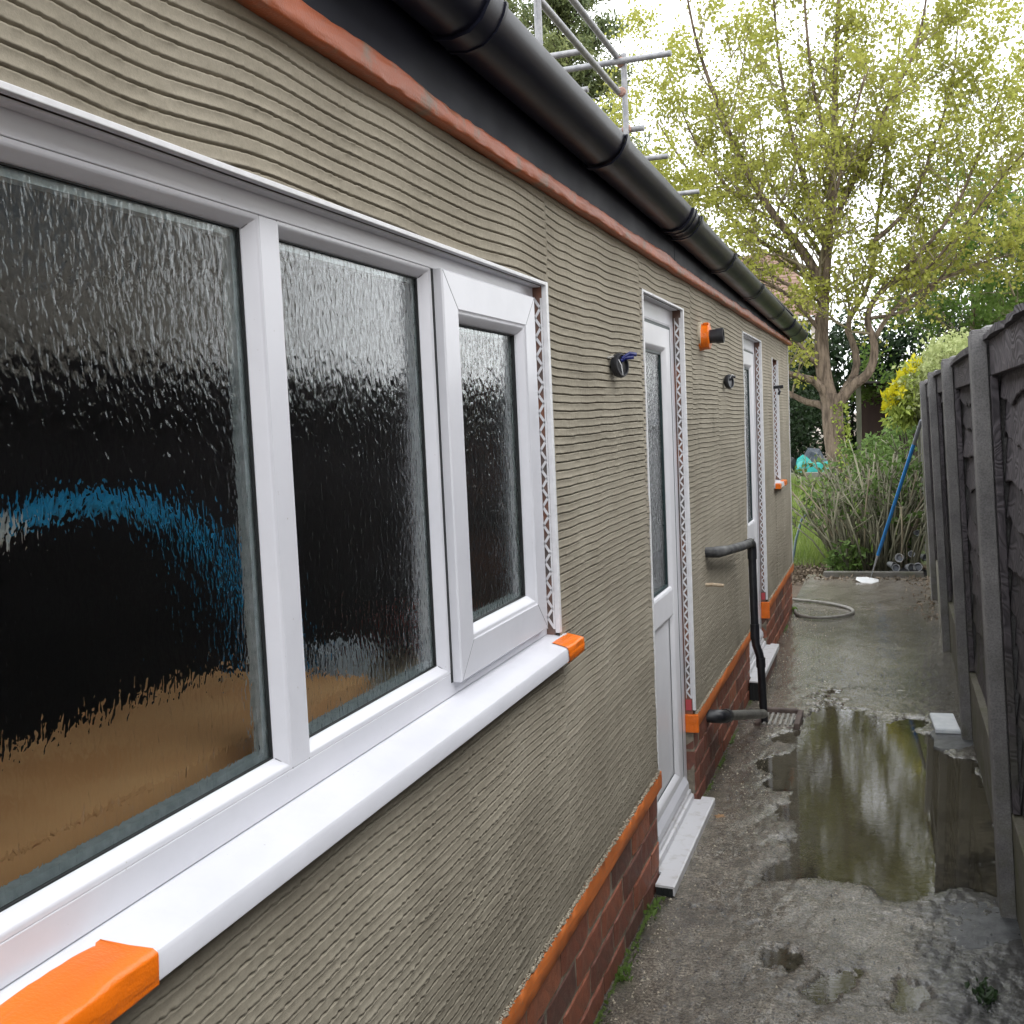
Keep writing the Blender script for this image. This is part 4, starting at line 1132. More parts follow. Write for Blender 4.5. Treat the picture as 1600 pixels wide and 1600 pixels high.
MB().tube([(-0.25, 11.8, 0.02), (-0.22, 11.9, 0.25), (-0.16, 12.0, 0.47), (-0.04, 12.2, 0.60), (0.05, 12.4, 0.52)], 0.014, 8).build("garden_hose", "hose_green", None, smooth='auto', label="dark green hose arching over the grass behind the house corner", category="hose")

def grit(name, n, fx, fy, mat, label, cat, r0, r1, seed):
    rg = np.random.default_rng(seed)
    x, y = fx(rg, n), fy(rg, n)
    ok = sdist(x, y, PUD) > 0.06
    x, y = x[ok], y[ok]; n = len(x); s_ = rg.uniform(r0, r1, n)
    c = np.stack([x, y, np.full(n, 0.010)], 1)
    o_ = np.array([[1, 0, 0], [-.5, .87, 0], [-.5, -.87, 0], [0, 0, 1.0]])
    V = (c[:, None, :] + (o_[None]*rg.uniform(0.6, 1.3, (n, 4, 1)) + rg.normal(size=(n, 4, 3))*0.2)*s_[:, None, None]).reshape(-1, 3)
    i = np.arange(n)*4
    Q = np.concatenate([np.stack([i, i+1, i+3], 1), np.stack([i+1, i+2, i+3], 1), np.stack([i+2, i, i+3], 1)])
    arr(name, V, Q, mat, None, smooth=False, kind="stuff", label=label, category=cat)
grit("render_droppings", 1500, lambda g, n: 0.01+np.abs(g.normal(size=n))*0.16, lambda g, n: g.uniform(2.3, 9.0, n), "crumb", "pale render droppings and grit scattered along the wall foot", "grit", 0.0015, 0.0055, 31)
grit("path_grit", 2200, lambda g, n: g.uniform(0.0, 1.1, n), lambda g, n: g.uniform(2.3, 9.5, n), "haunch", "dark grit and dirt specks scattered over the wet path", "grit", 0.0015, 0.006, 32)
grit("moss", 1500, lambda g, n: 0.003+np.abs(g.normal(size=n))*0.006, lambda g, n: g.choice(np.array([2.45, 2.62, 2.9, 3.15, 3.3, 4.5, 4.9, 5.3, 5.9, 6.05, 7.4, 8.2, 8.8]), n)+g.normal(size=n)*0.07, "moss_green", "thin line of moss in the joint between path and bricks", "moss", 0.002, 0.006, 33)

# fallen leaf
def flat_leaf(name, x, y, z, s, rot, mat, label):
    pts = [(0, -1), (0.35, -0.55), (0.8, -0.5), (0.5, -0.1), (0.75, 0.4), (0.3, 0.35), (0.1, 1.0), (-0.25, 0.4), (-0.8, 0.45), (-0.5, -0.05), (-0.85, -0.4), (-0.35, -0.5)]
    mb = MB(); n = len(pts)
    ca, sa = math.cos(rot), math.sin(rot)
    mb.v.append((x, y, z+s*0.25))
    for (a, c_) in pts:
        mb.v.append((x+s*(a*ca-c_*sa), y+s*(a*sa+c_*ca), z+s*0.12*(a*a+0.4*c_)))
    mb.f = [(0, 1+i, 1+(i+1) % n) for i in range(n)]
    mb.build(name, mat, None, label=label, category="leaf")
flat_leaf("fallen_leaf", 0.105, 4.20, 0.014, 0.030, 0.5, "dead_leaf", "curled orange brown leaf on the path beside the near door step")
flat_leaf("fallen_leaf", 0.985, 9.30, 0.014, 0.035, 1.2, "litter", "pale dry leaf on the path by the far fence post")

# weeds along the wall foot
def weed(x, y, n, h, seed, mat, label, name="weed"):
    r = random.Random(seed); mb = MB()
    for i in range(n):
        a = r.uniform(0, 6.28); l = h*r.uniform(0.5, 1.1); lean = r.uniform(0.2, 0.9)
        bx, by = x+r.gauss(0, 0.012), y+r.gauss(0, 0.03)
        dx, dy = math.cos(a)*lean*l, math.sin(a)*lean*l
        wd = l*r.uniform(0.10, 0.28)
        nx, ny = -math.sin(a)*wd, math.cos(a)*wd
        k = len(mb.v)
        mb.v += [(bx, by, 0.0), (bx+dx*.5+nx, by+dy*.5+ny, l*0.6), (bx+dx, by+dy, l*0.75), (bx+dx*.5-nx, by+dy*.5-ny, l*0.6)]
        mb.f += [(k, k+1, k+2, k+3)]
    mb.build(name, mat, None, label=label, category="weed", group="weeds at the foot of the walls")
weed(0.016, 3.33, 22, 0.045, 1, "leaf_green", "small weed under the near corner of the door step")
weed(0.018, 3.02, 16, 0.022, 2, "moss_green", "thin weed at the brick foot nearer than the door step")
weed(0.018, 2.90, 34, 0.038, 3, "leaf_green", "bushiest weed tuft at the brick foot")
weed(0.018, 2.66, 14, 0.030, 4, "moss_green", "nearest weed sprig at the brick foot")
weed(1.00, 3.04, 60, 0.035, 5, "leaf_dark", "dark weed clump in the mud below the concrete footing")
weed(0.02, 8.88, 22, 0.06, 7, "leaf_green", "weed tuft at the far corner of the plinth")

# ================================================================== GARDEN
kb = thing("kerb_stone", "long dark concrete kerb edging at the end of the path", "kerb", (0, 0, 0))
MB().box(0.13, 1.06, 10.80, 10.88, -0.06, 0.062).build("edging", "kerb_concrete", kb, bevel=0.01)
# scraper with blue pole
pole = thing("paint_pole", "blue extension pole with grey grip leaning against the fence", "pole", (0, 0, 0))
A, B = Vector((0.592, 10.62, 0.08)), Vector((1.030, 9.72, 1.53))
def lerp(t): return tuple(A+(B-A)*t)
MB().tube([lerp(0.13), lerp(0.86)], 0.016, 12).build("tube", "pole_blue", pole, smooth='auto')
MB().tube([lerp(0.86), lerp(1.0)], [0.0175, 0.016], 12).build("grip", "pole_grip", pole, smooth='auto')
MB().tube([lerp(0.05), lerp(0.135)], [0.008, 0.013], 10).build("ferrule", "steel", pole, smooth='auto')
MB().tube([(0.575, 10.64, 0.016), (0.585, 10.63, 0.05), lerp(0.05)], 0.005, 8).build("rod", "steel", pole, smooth='auto')
mb = MB()
mb.poly_z([(-0.10, 0.02), (-0.06, -0.10), (0.02, -0.13), (0.10, -0.05), (0.11, 0.03), (0.02, 0.10), (-0.08, 0.09)], 0.0, 0.012)
o = mb.build("scraper_plate", "white_plastic", None, bevel=0.003, label="small white plate lying at the foot of the blue pole", category="plate")
o.location = (0.545, 10.52, 0.018); o.rotation_euler = (0.12, 0.05, 0.2)

# pile of pots behind the kerb by the fence
cups = [(0.80, 10.98, 0.075, 0.2, 0.9), (0.86, 11.05, 0.17, -0.4, 1.0), (0.93, 10.98, 0.085, 0.5, 1.0), (1.02, 11.0, 0.08, -0.2, 1.0), (0.95, 11.08, 0.20, 0.1, 0.75), (1.06, 11.06, 0.18, 0.7, 0.8), (0.76, 11.06, 0.10, 1.0, 0.85), (1.00, 11.2, 0.40, 0.4, 0.7)]
where = ["leftmost at the front of the heap", "on top of the left of the heap", "in the middle at the front of the heap", "at the right front of the heap", "small one on top of the middle", "on top at the right against the fence", "at the far left back of the heap", "lying alone above the heap on a stump"]
for (x, y, z, a, sc_), wh in zip(cups, where):
    o = thing("metal_pot", "silvery metal pot lying on its side, " + wh, "pot", (x, y, z), "heap of metal pots behind the kerb")
    sc_ *= 0.82
    ax = (math.sin(a)*0.9, -0.75, 0.2*math.cos(a*3))
    MB().lathe((0, 0, 0), ax, [(-0.05*sc_, 0.030*sc_), (0.0, 0.042*sc_), (0.055*sc_, 0.052*sc_), (0.060*sc_, 0.054*sc_), (0.060*sc_, 0.047*sc_), (-0.03*sc_, 0.028*sc_)], 16).build("cup", "can_metal", o, smooth='auto')
    MB().lathe((0, 0, 0), ax, [(0.030*sc_, 0.044*sc_), (0.036*sc_, 0.030*sc_)], 16).build("disc", "white_plastic" if sc_ > 0.95 else "pole_grip", o)
MB().lathe((0.93, 11.06, -0.03), (0, 0, 1), [(0, 0.24), (0.05, 0.22), (0.09, 0.12), (0.10, 0.05)], 18).build("black_sack", "black_plastic", None, smooth=True, label="crumpled black plastic sheet under the heap of pots", category="sheet")
MB().tube([(0.99, 11.22, -0.02), (1.0, 11.22, 0.2), (1.0, 11.2, 0.36)], [0.05, 0.045, 0.04], 9).build("stump", "bark_grey", None, smooth='auto', label="short grey stump holding a pot beside the fence", category="stump")

# --- generic foliage
def leaves(name, C, L, W, mat, parent, rng, droop=0.0, up=0.0, **tags):
    n = len(C)
    a = rng.normal(size=(n, 3)); a[:, 2] += up - droop
    a /= np.linalg.norm(a, axis=1)[:, None]
    b = rng.normal(size=(n, 3)); b -= a*(a*b).sum(1)[:, None]
    b /= np.linalg.norm(b, axis=1)[:, None]
    nrm = np.cross(a, b)
    l = (L*rng.uniform(0.6, 1.25, n))[:, None]; wd = (W*rng.uniform(0.6, 1.25, n))[:, None]
    fold = nrm*wd*0.35
    V = np.stack([C, C+a*l*0.45+b*wd*0.5+fold, C+a*l, C+a*l*0.45-b*wd*0.5+fold], 1).reshape(-1, 3)
    i = np.arange(n)*4
    Q = np.stack([i, i+1, i+2, i+3], 1)
    return arr(name, V, Q, mat, parent, smooth=False, **tags)

def path_pts(ctrl, n):
    P = [np.array(c, float) for c in ctrl]
    o = []
    m_ = len(P)-1
    for k in range(n+1):
        u_ = k/n*m_; i = min(int(u_), m_-1); t_ = u_-i
        p0, p1, p2, p3 = P[max(i-1, 0)], P[i], P[i+1], P[min(i+2, m_)]
        o.append(0.5*((2*p1)+(-p0+p2)*t_+(2*p0-5*p1+4*p2-p3)*t_*t_+(-p0+3*p1-3*p2+p3)*t_**3))
    return o

class Tree:
    def __init__(s, seed):
        s.r = random.Random(seed); s.big, s.fine = MB(), MB(); s.tips = []
    def limb(s, ctrl, r0, r1, n=14, sides=8):
        P = path_pts(ctrl, n)
        R = [r0+(r1-r0)*(k/n)**0.8 for k in range(n+1)]
        s.big.tube([tuple(p) for p in P], R, sides)
        return P, R
    def twig(s, p, d, length, r, level, upb, gen):
        n = 3 if level < gen else 2
        pts = [np.array(p)]
        dd = np.array(d, float)
        for k in range(n):
            dd = dd + np.array([s.r.gauss(0, 0.18), s.r.gauss(0, 0.18), s.r.gauss(0, 0.14)+upb])
            dd /= np.linalg.norm(dd)
            pts.append(pts[-1]+dd*length/n)
        R = [r*(1-0.75*k/n) for k in range(n+1)]
        s.fine.tube([tuple(q) for q in pts], R, 4 if level < gen else 3, caps=False)
        if level >= gen:
            s.tips.append((pts[0], pts[-1])); return
        m_ = s.r.randint(3, 5)
        for c in range(m_):
            f = s.r.uniform(0.25, 1.0); i = min(int(f*n), n-1); t_ = f*n-i
            q = pts[i]*(1-t_)+pts[i+1]*t_
            nd_ = (pts[i+1]-pts[i])/np.linalg.norm(pts[i+1]-pts[i])
            rv_ = np.array([s.r.gauss(0, 1), s.r.gauss(0, 1), s.r.gauss(0, 1)])
            nd2 = nd_*0.9 + 0.75*rv_/np.linalg.norm(rv_); nd2 /= np.linalg.norm(nd2)
            s.twig(q, nd2, length*s.r.uniform(0.5, 0.75), r*0.5, level+1, upb, gen)
    def sprout(s, P, R, count, length, f0, upb, gen, spread=1.0):
        n = len(P)-1
        for c in range(count):
            f = f0+(1-f0)*(c+s.r.random())/count
            i = min(int(f*n), n-1); t_ = f*n-i
            q = P[i]*(1-t_)+P[i+1]*t_
            d = (P[i+1]-P[i])/np.linalg.norm(P[i+1]-P[i])
            rv_ = np.array([s.r.gauss(0, 1), s.r.gauss(0, 1), s.r.gauss(0, 0.6)]); rv_ /= np.linalg.norm(rv_)
            d2 = d*0.65+rv_*spread*0.8+np.array([0, 0, 0.2]); d2 /= np.linalg.norm(d2)
            s.twig(q, d2, length*s.r.uniform(0.6, 1.2)*(1.1-0.4*f), max(0.006, R[i]*0.42), 1, upb, gen)
    def leafpts(s, per, jit, rng):
        A_ = np.array([a for a, _ in s.tips]); B_ = np.array([b for _, b in s.tips])
        A_, B_ = np.repeat(A_, per, 0), np.repeat(B_, per, 0)
        f = rng.uniform(0.1, 1.1, len(A_))[:, None]
        return A_+(B_-A_)*f + rng.normal(size=A_.shape)*jit

# --- main tree
TY = 18.0
T = Tree(5)
tree = thing("garden_tree", "big garden tree with sparse yellow green spring leaves and forked brown trunk", "tree", (0, 0, 0))
LIMBS = {
 'trunk': ([(0.05, .36), (0.03, .6), (-0.03, .84), (-0.09, 1.26), (-0.11, 1.63), (-0.10, 1.94)], .175, .165, 0, 0),
 'stem': ([(-0.09, 1.6), (-0.22, 2.15), (-0.26, 2.72), (-0.23, 3.23), (-0.17, 3.94), (-0.09, 4.74), (-0.01, 5.64), (0.04, 6.92), (0.11, 8.08), (0.14, 9.2)], .150, .03, 30, 0.35),
 'low1': ([(-0.08, 1.70), (-0.33, 2.11), (-0.56, 2.22), (-0.79, 2.3), (-1.11, 2.41), (-1.6, 2.7)], .085, .035, 5, 0.5),
 'low2': ([(-0.10, 1.46), (-0.26, 1.74), (-0.51, 1.82), (-0.77, 1.96), (-1.07, 2.15), (-1.5, 2.4)], .085, .035, 5, 0.5),
 'low0': ([(-0.22, 2.25), (-0.42, 2.53), (-0.58, 2.74), (-0.84, 2.97), (-1.2, 3.4)], .06, .02, 6, 0.4),
 'r1': ([(-0.05, 1.72), (0.19, 2.04), (0.39, 2.17), (0.52, 2.38), (0.55, 2.72), (0.45, 3.08), (0.58, 3.42), (0.84, 3.65)], .10, .05, 6, 0.6),
 'r2': ([(-0.03, 1.77), (0.14, 2.08), (0.27, 2.33), (0.24, 2.69), (0.13, 3.0), (0.26, 3.3), (0.51, 3.78), (0.62, 4.77), (0.78, 5.83), (0.94, 6.97), (1.05, 8.3)], .08, .02, 24, 0.4),
 'ul1': ([(-0.2, 3.6), (-0.44, 4.12), (-0.9, 4.78), (-1.25, 5.38), (-1.63, 6.35), (-1.92, 7.31), (-2.05, 8.15)], .095, .02, 18, 0.2),
 'ul2': ([(-0.13, 4.3), (-0.42, 5.18), (-0.67, 6.22), (-0.84, 7.45), (-0.91, 8.65)], .07, .02, 15, 0.15),
 'ul3': ([(-0.26, 3.7), (-0.82, 4.21), (-1.42, 4.68), (-2.08, 5.38), (-2.59, 6.17), (-2.9, 6.73)], .07, .015, 16, 0.15),
 'ul4': ([(-0.24, 2.9), (-0.7, 3.5), (-1.3, 3.9), (-1.9, 4.2), (-2.5, 4.7)], .055, .015, 12, 0.2),
 'ur1': ([(0.82, 3.63), (1.27, 4.06), (1.74, 4.64), (2.11, 5.47), (2.47, 6.46)], .065, .015, 16, 0.1),
 'ur2': ([(0.55, 2.77), (0.89, 3.25), (1.55, 3.64), (2.19, 3.87), (2.63, 3.97)], .06, .015, 14, 0.1),
 'ur3': ([(-0.09, 4.6), (0.35, 5.39), (0.74, 6.23), (1.22, 7.12), (1.42, 8.04)], .07, .02, 15, 0.15),
 'ur4': ([(0.57, 4.3), (1.1, 4.81), (1.48, 5.74), (1.76, 6.66), (1.86, 7.59)], .06, .015, 15, 0.15),
 'ur5': ([(0.84, 3.65), (1.35, 3.8), (1.9, 4.4), (2.4, 5.0), (2.8, 5.4)], .05, .012, 13, 0.15),
 'um': ([(-0.01, 5.5), (-0.26, 6.57), (-0.37, 7.77), (-0.37, 8.65)], .05, .02, 11, 0.1),
 'ul5': ([(-0.2, 3.4), (-0.8, 3.75), (-1.6, 4.3), (-2.3, 5.0), (-2.9, 5.6)], .05, .012, 14, 0.2),
 'ul6': ([(-0.9, 4.78), (-1.5, 5.2), (-2.1, 6.0), (-2.5, 7.0), (-2.7, 7.8)], .04, .012, 13, 0.1),
 'ur6': ([(0.5, 3.1), (1.2, 3.3), (2.0, 4.3), (2.5, 5.2), (2.9, 6.2)], .045, .012, 14, 0.2),
 'b1': ([(-0.2, 3.3), (-0.1, 4.2), (0.1, 5.2), (0.5, 6.5)], .07, .02, 12, 0.2),
 'b2': ([(-0.15, 4.0), (-0.6, 4.8), (-1.1, 5.6), (-1.3, 6.9)], .06, .02, 12, 0.2)}
rdep = random.Random(9)
for k, (xz, r0, r1, cnt, f0) in LIMBS.items():
    slope = {'trunk': 0, 'stem': 0, 'b1': -0.55, 'b2': 0.55}.get(k, rdep.uniform(-0.45, 0.45))
    x0_, z0_ = xz[0]
    ctrl = [(x, TY+slope*math.hypot(x-x0_, (z-z0_)*0.7), z) for x, z in xz]
    P, R = T.limb(ctrl, r0 if r0 > .078 else r0*0.72, r1*0.7 if cnt else r1, 18 if cnt else 12, 12 if r0 > .1 else 8)
    if cnt: T.sprout(P, R, cnt, 1.15, f0, 0.10, 3)
T.big.build("trunk", "bark", tree, smooth=True)
T.fine.build("twigs", "bark_twig", tree, smooth=True)
rng = np.random.default_rng(3)
LP = T.leafpts(11, 0.06, rng)
leaves("crown", LP, 0.076, 0.056, "leaf_spring", tree, rng, droop=0.3)
# yellow lichen and ivy on the trunk
IP = np.array([[-0.02+0.20*math.cos(a)-0.06*h, TY+0.20*math.sin(a), 0.5+h*1.3] for a, h in zip(rng.uniform(-1.7, 0.5, 260), rng.uniform(0, 1, 260))])
leaves("ivy", IP, 0.07, 0.05, "leaf_lime", tree, rng)

# --- other trees
def small_tree(name, label, x, y, z0, h, spread, seed, mat, per, leafL, n_limbs=7, trunk_r=0.10, gen=3, count=10, length=0.9, barkm="bark_twig", lean=(0, 0), group=None):
    T = Tree(seed); r = random.Random(seed)
    tr = thing(name, label, "tree", (0, 0, 0), group)
    top = (x+lean[0], y+lean[1], z0+h)
    P, R = T.limb([(x, y, z0-0.1), (x+lean[0]*0.2+r.gauss(0, .05), y, z0+h*0.3), (x+lean[0]*0.6, y+lean[1]*.5, z0+h*0.65), top], trunk_r, 0.02, 12, 8)
    T.sprout(P, R, count, length, 0.35, 0.06, gen)
    for i in range(n_limbs):
        a = 2*math.pi*i/n_limbs+r.uniform(-.4, .4); f = r.uniform(0.25, 0.7)
        q = P[int(f*12)]
        e = (q[0]+math.cos(a)*spread*r.uniform(.6, 1), q[1]+math.sin(a)*spread*r.uniform(.6, 1), q[2]+h*r.uniform(0.15, 0.5))
        P2, R2 = T.limb([tuple(q), (0.5*(q[0]+e[0]), 0.5*(q[1]+e[1]), 0.5*(q[2]+e[2])-0.1), e], R[int(f*12)]*0.6, 0.012, 8, 6)
        T.sprout(P2, R2, count, length, 0.2, 0.05, gen)
    T.big.build("trunk", barkm, tr, smooth=True)
    T.fine.build("twigs", barkm, tr, smooth=True)
    rg = np.random.default_rng(seed)
    leaves("crown", T.leafpts(per, 0.06, rg), leafL, leafL*0.65, mat, tr, rg, droop=0.2)
    return tr
small_tree("neighbour_tree", "bright green leafy tree beyond the fence at the right", 3.6, 20.5, 0.5, 5.2, 2.2, 41, "leaf_green", 7, 0.11, 8, count=9)
small_tree("neighbour_tree", "fresh green bushy tree low beyond the fence, right of the garden tree", 2.3, 22.5, 0.5, 3.9, 1.8, 42, "leaf_green", 7, 0.11, 8, count=9)
small_tree("plum_tree", "purple brown leaved tree far behind at the upper right", 5.2, 27.0, 0.5, 8.2, 2.6, 43, "leaf_purple", 5, 0.11, 9, count=8, length=1.2)
small_tree("neighbour_tree", "pale spring leaved tree between the scaffold and the garden tree", -3.4, 24.0, 0.5, 5.2, 1.9, 44, "leaf_spring", 5, 0.10, 7, count=8)

# tall conifer behind the scaffold
def conifer(label, x, y, h, base_r, seed, spread_z):
    r = random.Random(seed); rg = np.random.default_rng(seed)
    tr = thing("conifer", label, "tree", (0, 0, 0), "conifers behind the scaffold")
    MB().tube([(x, y, 0.2), (x+0.1, y, h*0.5), (x, y, h)], [0.28, 0.18, 0.03], 9).build("trunk", "bark_dark", tr, smooth=True)
    mb = MB(); C = []
    for i in range(110):
        f = (i+r.random())/110
        z = spread_z+(h-spread_z)*f
        L = base_r*(1-f)**0.7*r.uniform(0.55, 1.1)+0.3
        a = r.uniform(0, 6.28)
        p0 = np.array([x, y, z]); d = np.array([math.cos(a), math.sin(a), r.uniform(0.0, 0.35)])
        pts = [p0+d*L*t_+np.array([0, 0, 0.25*L*t_*t_]) for t_ in (0, .35, .7, 1)]
        mb.tube([tuple(q) for q in pts], [0.04, 0.03, 0.02, 0.008], 4, caps=False)
        m_ = int(9+L*14)
        for c in range(m_):
            t_ = r.uniform(0.25, 1.05); q = p0+d*L*t_+np.array([0, 0, 0.25*L*t_*t_])
            q = q+np.array([r.gauss(0, .13), r.gauss(0, .13), r.gauss(0.03, .09)])
            C.append(q)
    mb.build("limbs", "bark_dark", tr)
    C = np.repeat(np.array(C), 11, 0); C = C+rg.normal(size=C.shape)*0.10
    leaves("crown", C, 0.20, 0.055, "leaf_conifer", tr, rg, up=0.6)
conifer("tall dark green conifer behind the scaffold poles", -6.9, 27.0, 13.6, 2.5, 61, 5.0)
conifer("shorter conifer behind the scaffold, left of the tall one", -9.6, 28.0, 14.5, 2.3, 62, 6.0)

# hedge wall of ivy behind the tree: separate shrubs
def shrub(name, label, cx, cy, z0, rx, ry, h, n, L, mat, seed, stem="bark_dark", group=None, cat="shrub", jag=0.18):
    rg = np.random.default_rng(seed); r = random.Random(seed)
    sh = thing(name, label, cat, (0, 0, 0), group)
    mb = MB()
    for i in range(9):
        a = r.uniform(0, 6.28); q = r.uniform(0.2, 0.8)
        mb.tube([(cx+r.gauss(0, .06), cy+r.gauss(0, .06), z0-0.05), (cx+rx*q*.5*math.cos(a), cy+ry*q*.5*math.sin(a), z0+h*0.4), (cx+rx*q*math.cos(a), cy+ry*q*math.sin(a), z0+h*0.85)], [0.03, 0.02, 0.008], 5, caps=False)
    mb.build("stems", stem, sh)
    d = rg.normal(size=(n, 3)); d /= np.linalg.norm(d, axis=1)[:, None]
    rad = rg.uniform(0.55, 1.0, n)**0.6
    sn = [SmoothNoise(seed+k, 8, 0.4, 2.5) for k in range(2)]
    az = np.arctan2(d[:, 1], d[:, 0])
    rad = rad*(1+jag*sn[0](az*1.3, d[:, 2]*2)+0.5*jag*sn[1](az*4, d[:, 2]*6))
    C = np.stack([cx+d[:, 0]*rx*rad, cy+d[:, 1]*ry*rad, z0+h*0.52+d[:, 2]*h*0.5*rad], 1)
    leaves("foliage", C, L, L*0.6, mat, sh, rg, droop=0.3)
    return sh
HED = [(-3.4, 24.5, 3.0, "far left"), (-1.7, 24.2, 2.9, "just left of the trunk"), (-0.1, 24.8, 3.1, "straight behind the trunk"), (1.5, 25.0, 3.4, "right of the trunk above the shed"), (3.2, 25.2, 3.5, "right of the shed"), (4.9, 25.0, 3.3, "far right")]
for i, (x, y, h, wh) in enumerate(HED):
    shrub("evergreen_shrub", "dark evergreen shrub in the back hedge, " + wh, x, y, 0.45, 1.25, 1.0, h, 5200, 0.15, "leaf_dark", 70+i, group="dark evergreens of the back hedge")
shrub("ivy_bush", "dark bush hanging over the left end of the back bed", -1.6, 20.6, 0.5, 1.2, 0.7, 2.5, 4200, 0.11, "leaf_dark", 80)
shrub("ivy_bush", "green ivy bush climbing the far end of the fence", 1.10, 13.8, 0.15, 0.38, 0.8, 1.75, 2600, 0.075, "leaf_ivy", 81)
shrub("ivy_bush", "low ivy growth at the foot of the garden tree, right side", 0.75, 16.6, 0.35, 0.6, 0.7, 0.95, 1800, 0.08, "leaf_ivy", 82)
# variegated shrub bulging over the fence
shrub("variegated_shrub", "pale cream and green variegated shrub bulging over the fence", 1.42, 11.9, 1.35, 0.52, 0.75, 1.0, 9000, 0.055, "leaf_variegated", 90, "bark_grey", jag=0.10)
ys_ = thing("yellow_shrub", "bright yellow leaved shrub tip beside the variegated shrub", "shrub", (0, 0, 0))
rg = np.random.default_rng(91); r = random.Random(91)
mb = MB(); CY, CL = [], []
for i in range(26):
    f = r.random()
    tip = np.array([0.74+0.34*f+r.gauss(0, .03), 11.75+r.gauss(0, .12), 1.70+0.42*f+r.gauss(0, .035)])
    b0 = np.array([1.12, 11.95, 1.45])
    mb.tube([tuple(b0), tuple(0.5*(b0+tip)+np.array([0, 0, -0.02])), tuple(tip)], [0.008, 0.006, 0.004], 5, caps=False)
    for c in range(13): CY.append(tip+np.array([r.gauss(0, .02), r.gauss(0, .02), r.gauss(0, .018)]))
    for c in range(28):
        q = b0+(tip-b0)*r.uniform(0.5, 0.95); CL.append(q+np.array([r.gauss(-0.01, .03), r.gauss(0, .03), r.gauss(-0.06, .05)]))
mb.build("stems", "bark_grey", ys_)
leaves("young_leaves", np.array(CY), 0.085, 0.036, "leaf_yellow", ys_, rg, up=0.7)
leaves("foliage", np.array(CL), 0.10, 0.034, "leaf_lime", ys_, rg, droop=0.9)

# cut-back bush of bare stems behind the kerb
bush = thing("cut_back_bush", "cut back bush of bare grey green stems behind the kerb", "bush", (0, 0, 0))
r = random.Random(17); st = MB(); dead = MB(); CL = []
for i in range(190):
    bx, by = r.uniform(0.22, 0.98), r.uniform(11.05, 11.9)
    h = r.uniform(0.45, 1.15)*(1-0.45*abs((bx-0.62)/0.5)**2)+0.12
    ax, ay = (bx-0.62)*0.75+r.gauss(0, 0.27), r.gauss(0, .18)
    if i % 6 == 0: ax -= 0.35; h *= 0.75
    p0 = np.array([bx, by, -0.03]); p1 = np.array([bx+ax*.45*h+r.gauss(0, .02), by+ay*.5, h*.55]); p2 = np.array([bx+ax*h+r.gauss(0, .03), by+ay, h])
    tgt = dead if r.random() < 0.13 else st
    rad = r.uniform(0.006, 0.012)
    tgt.tube([tuple(p0), tuple(p1), tuple(p2)], [rad*1.2, rad, rad*0.8], 5)
    for c in range(r.randint(1, 4)):
        f = r.uniform(0.4, 1.0); q = p1+(p2-p1)*f
        d = np.array([r.gauss(0, .10), r.gauss(0, .10), r.uniform(0.05, 0.2)])
        m_ = q+d*.5+np.array([r.gauss(0, .012), 0, 0])
        tgt.tube([tuple(q), tuple(m_), tuple(q+d)], [rad*.6, rad*.5, rad*.4], 4)
        if r.random() < 0.50:
            for k in range(5): CL.append(q+d*r.uniform(.3, 1)+np.array([r.gauss(0, .02), r.gauss(0, .02), 0]))
st.build("stems", "bark_grey", bush, smooth=True)
dead.build("dead_stems", "bark_twig", bush, smooth=True)
leaves("foliage", np.array(CL), 0.065, 0.045, "leaf_ivy", bush, np.random.default_rng(5))
shrub("bramble", "low leafy green plant at the left foot of the cut back bush", 0.34, 11.08, -0.02, 0.20, 0.16, 0.34, 260, 0.075, "leaf_ivy", 95, "bark_grey", cat="plant")
shrub("bramble", "small leafy plant at the right foot of the cut back bush", 0.92, 11.5, -0.02, 0.16, 0.2, 0.55, 220, 0.07, "leaf_ivy", 96, "bark_grey", cat="plant")

# grass, leaf litter
rg = np.random.default_rng(21)
n = 26000
gx = rg.uniform(-1.6, 1.05, n); gy = 11.6+6.7*rg.uniform(0, 1, n)**0.9
gzv = ground_z(gx, gy)+0.03*g1(gx, gy)
hgt = rg.uniform(0.03, 0.20, n)*(1+0.5*SmoothNoise(77, 6, 0.3, 1)(gx, gy)).clip(0.35, 2)
an = rg.uniform(0, 6.28, n); lean = rg.uniform(0.1, 0.7, n)*hgt
base_ = np.stack([gx, gy, gzv], 1)
sx_ = np.stack([-np.sin(an), np.cos(an), np.zeros(n)], 1)*rg.uniform(0.003, 0.007, n)[:, None]
tip = base_+np.stack([np.cos(an)*lean, np.sin(an)*lean, hgt], 1)
Vg = np.stack([base_-sx_, base_+sx_, tip], 1).reshape(-1, 3)
arr("grass", Vg, np.arange(n*3).reshape(-1, 3), "blade", None, smooth=False, kind="stuff", label="rough green grass on the bank behind the house", category="grass")
n = 5200
lx = rg.uniform(-0.9, 1.12, n); ly = 10.50+1.3*rg.uniform(0, 1, n)**0.8
front = (ly < 10.90) & (lx > 0.1)
ly = np.where(front & (ly > 10.77), ly-0.2, ly)
keep = ~(front & (rg.uniform(0, 1, n) < 0.6))
lx, ly, front = lx[keep], ly[keep], front[keep]; n = len(lx)
lz = np.where(front, 0.010, -0.03)+rg.uniform(0, 1, n)*np.where(front, 0.006, 0.035)
leaves("leaf_litter", np.stack([lx, ly, lz], 1), 0.042, 0.022, "litter", None, rg, kind="stuff", label="dry brown leaf litter and clippings at the end of the path", category="leaf litter")
n = 170
lx = 1.1-np.abs(rg.normal(size=n))*0.09; ly = rg.uniform(8.6, 10.7, n)
leaves("leaf_litter", np.stack([lx, ly, 0.012+rg.uniform(0, .005, n)], 1), 0.032, 0.018, "litter", None, rg, kind="stuff", label="scattered dry leaves along the far fence foot", category="leaf litter")

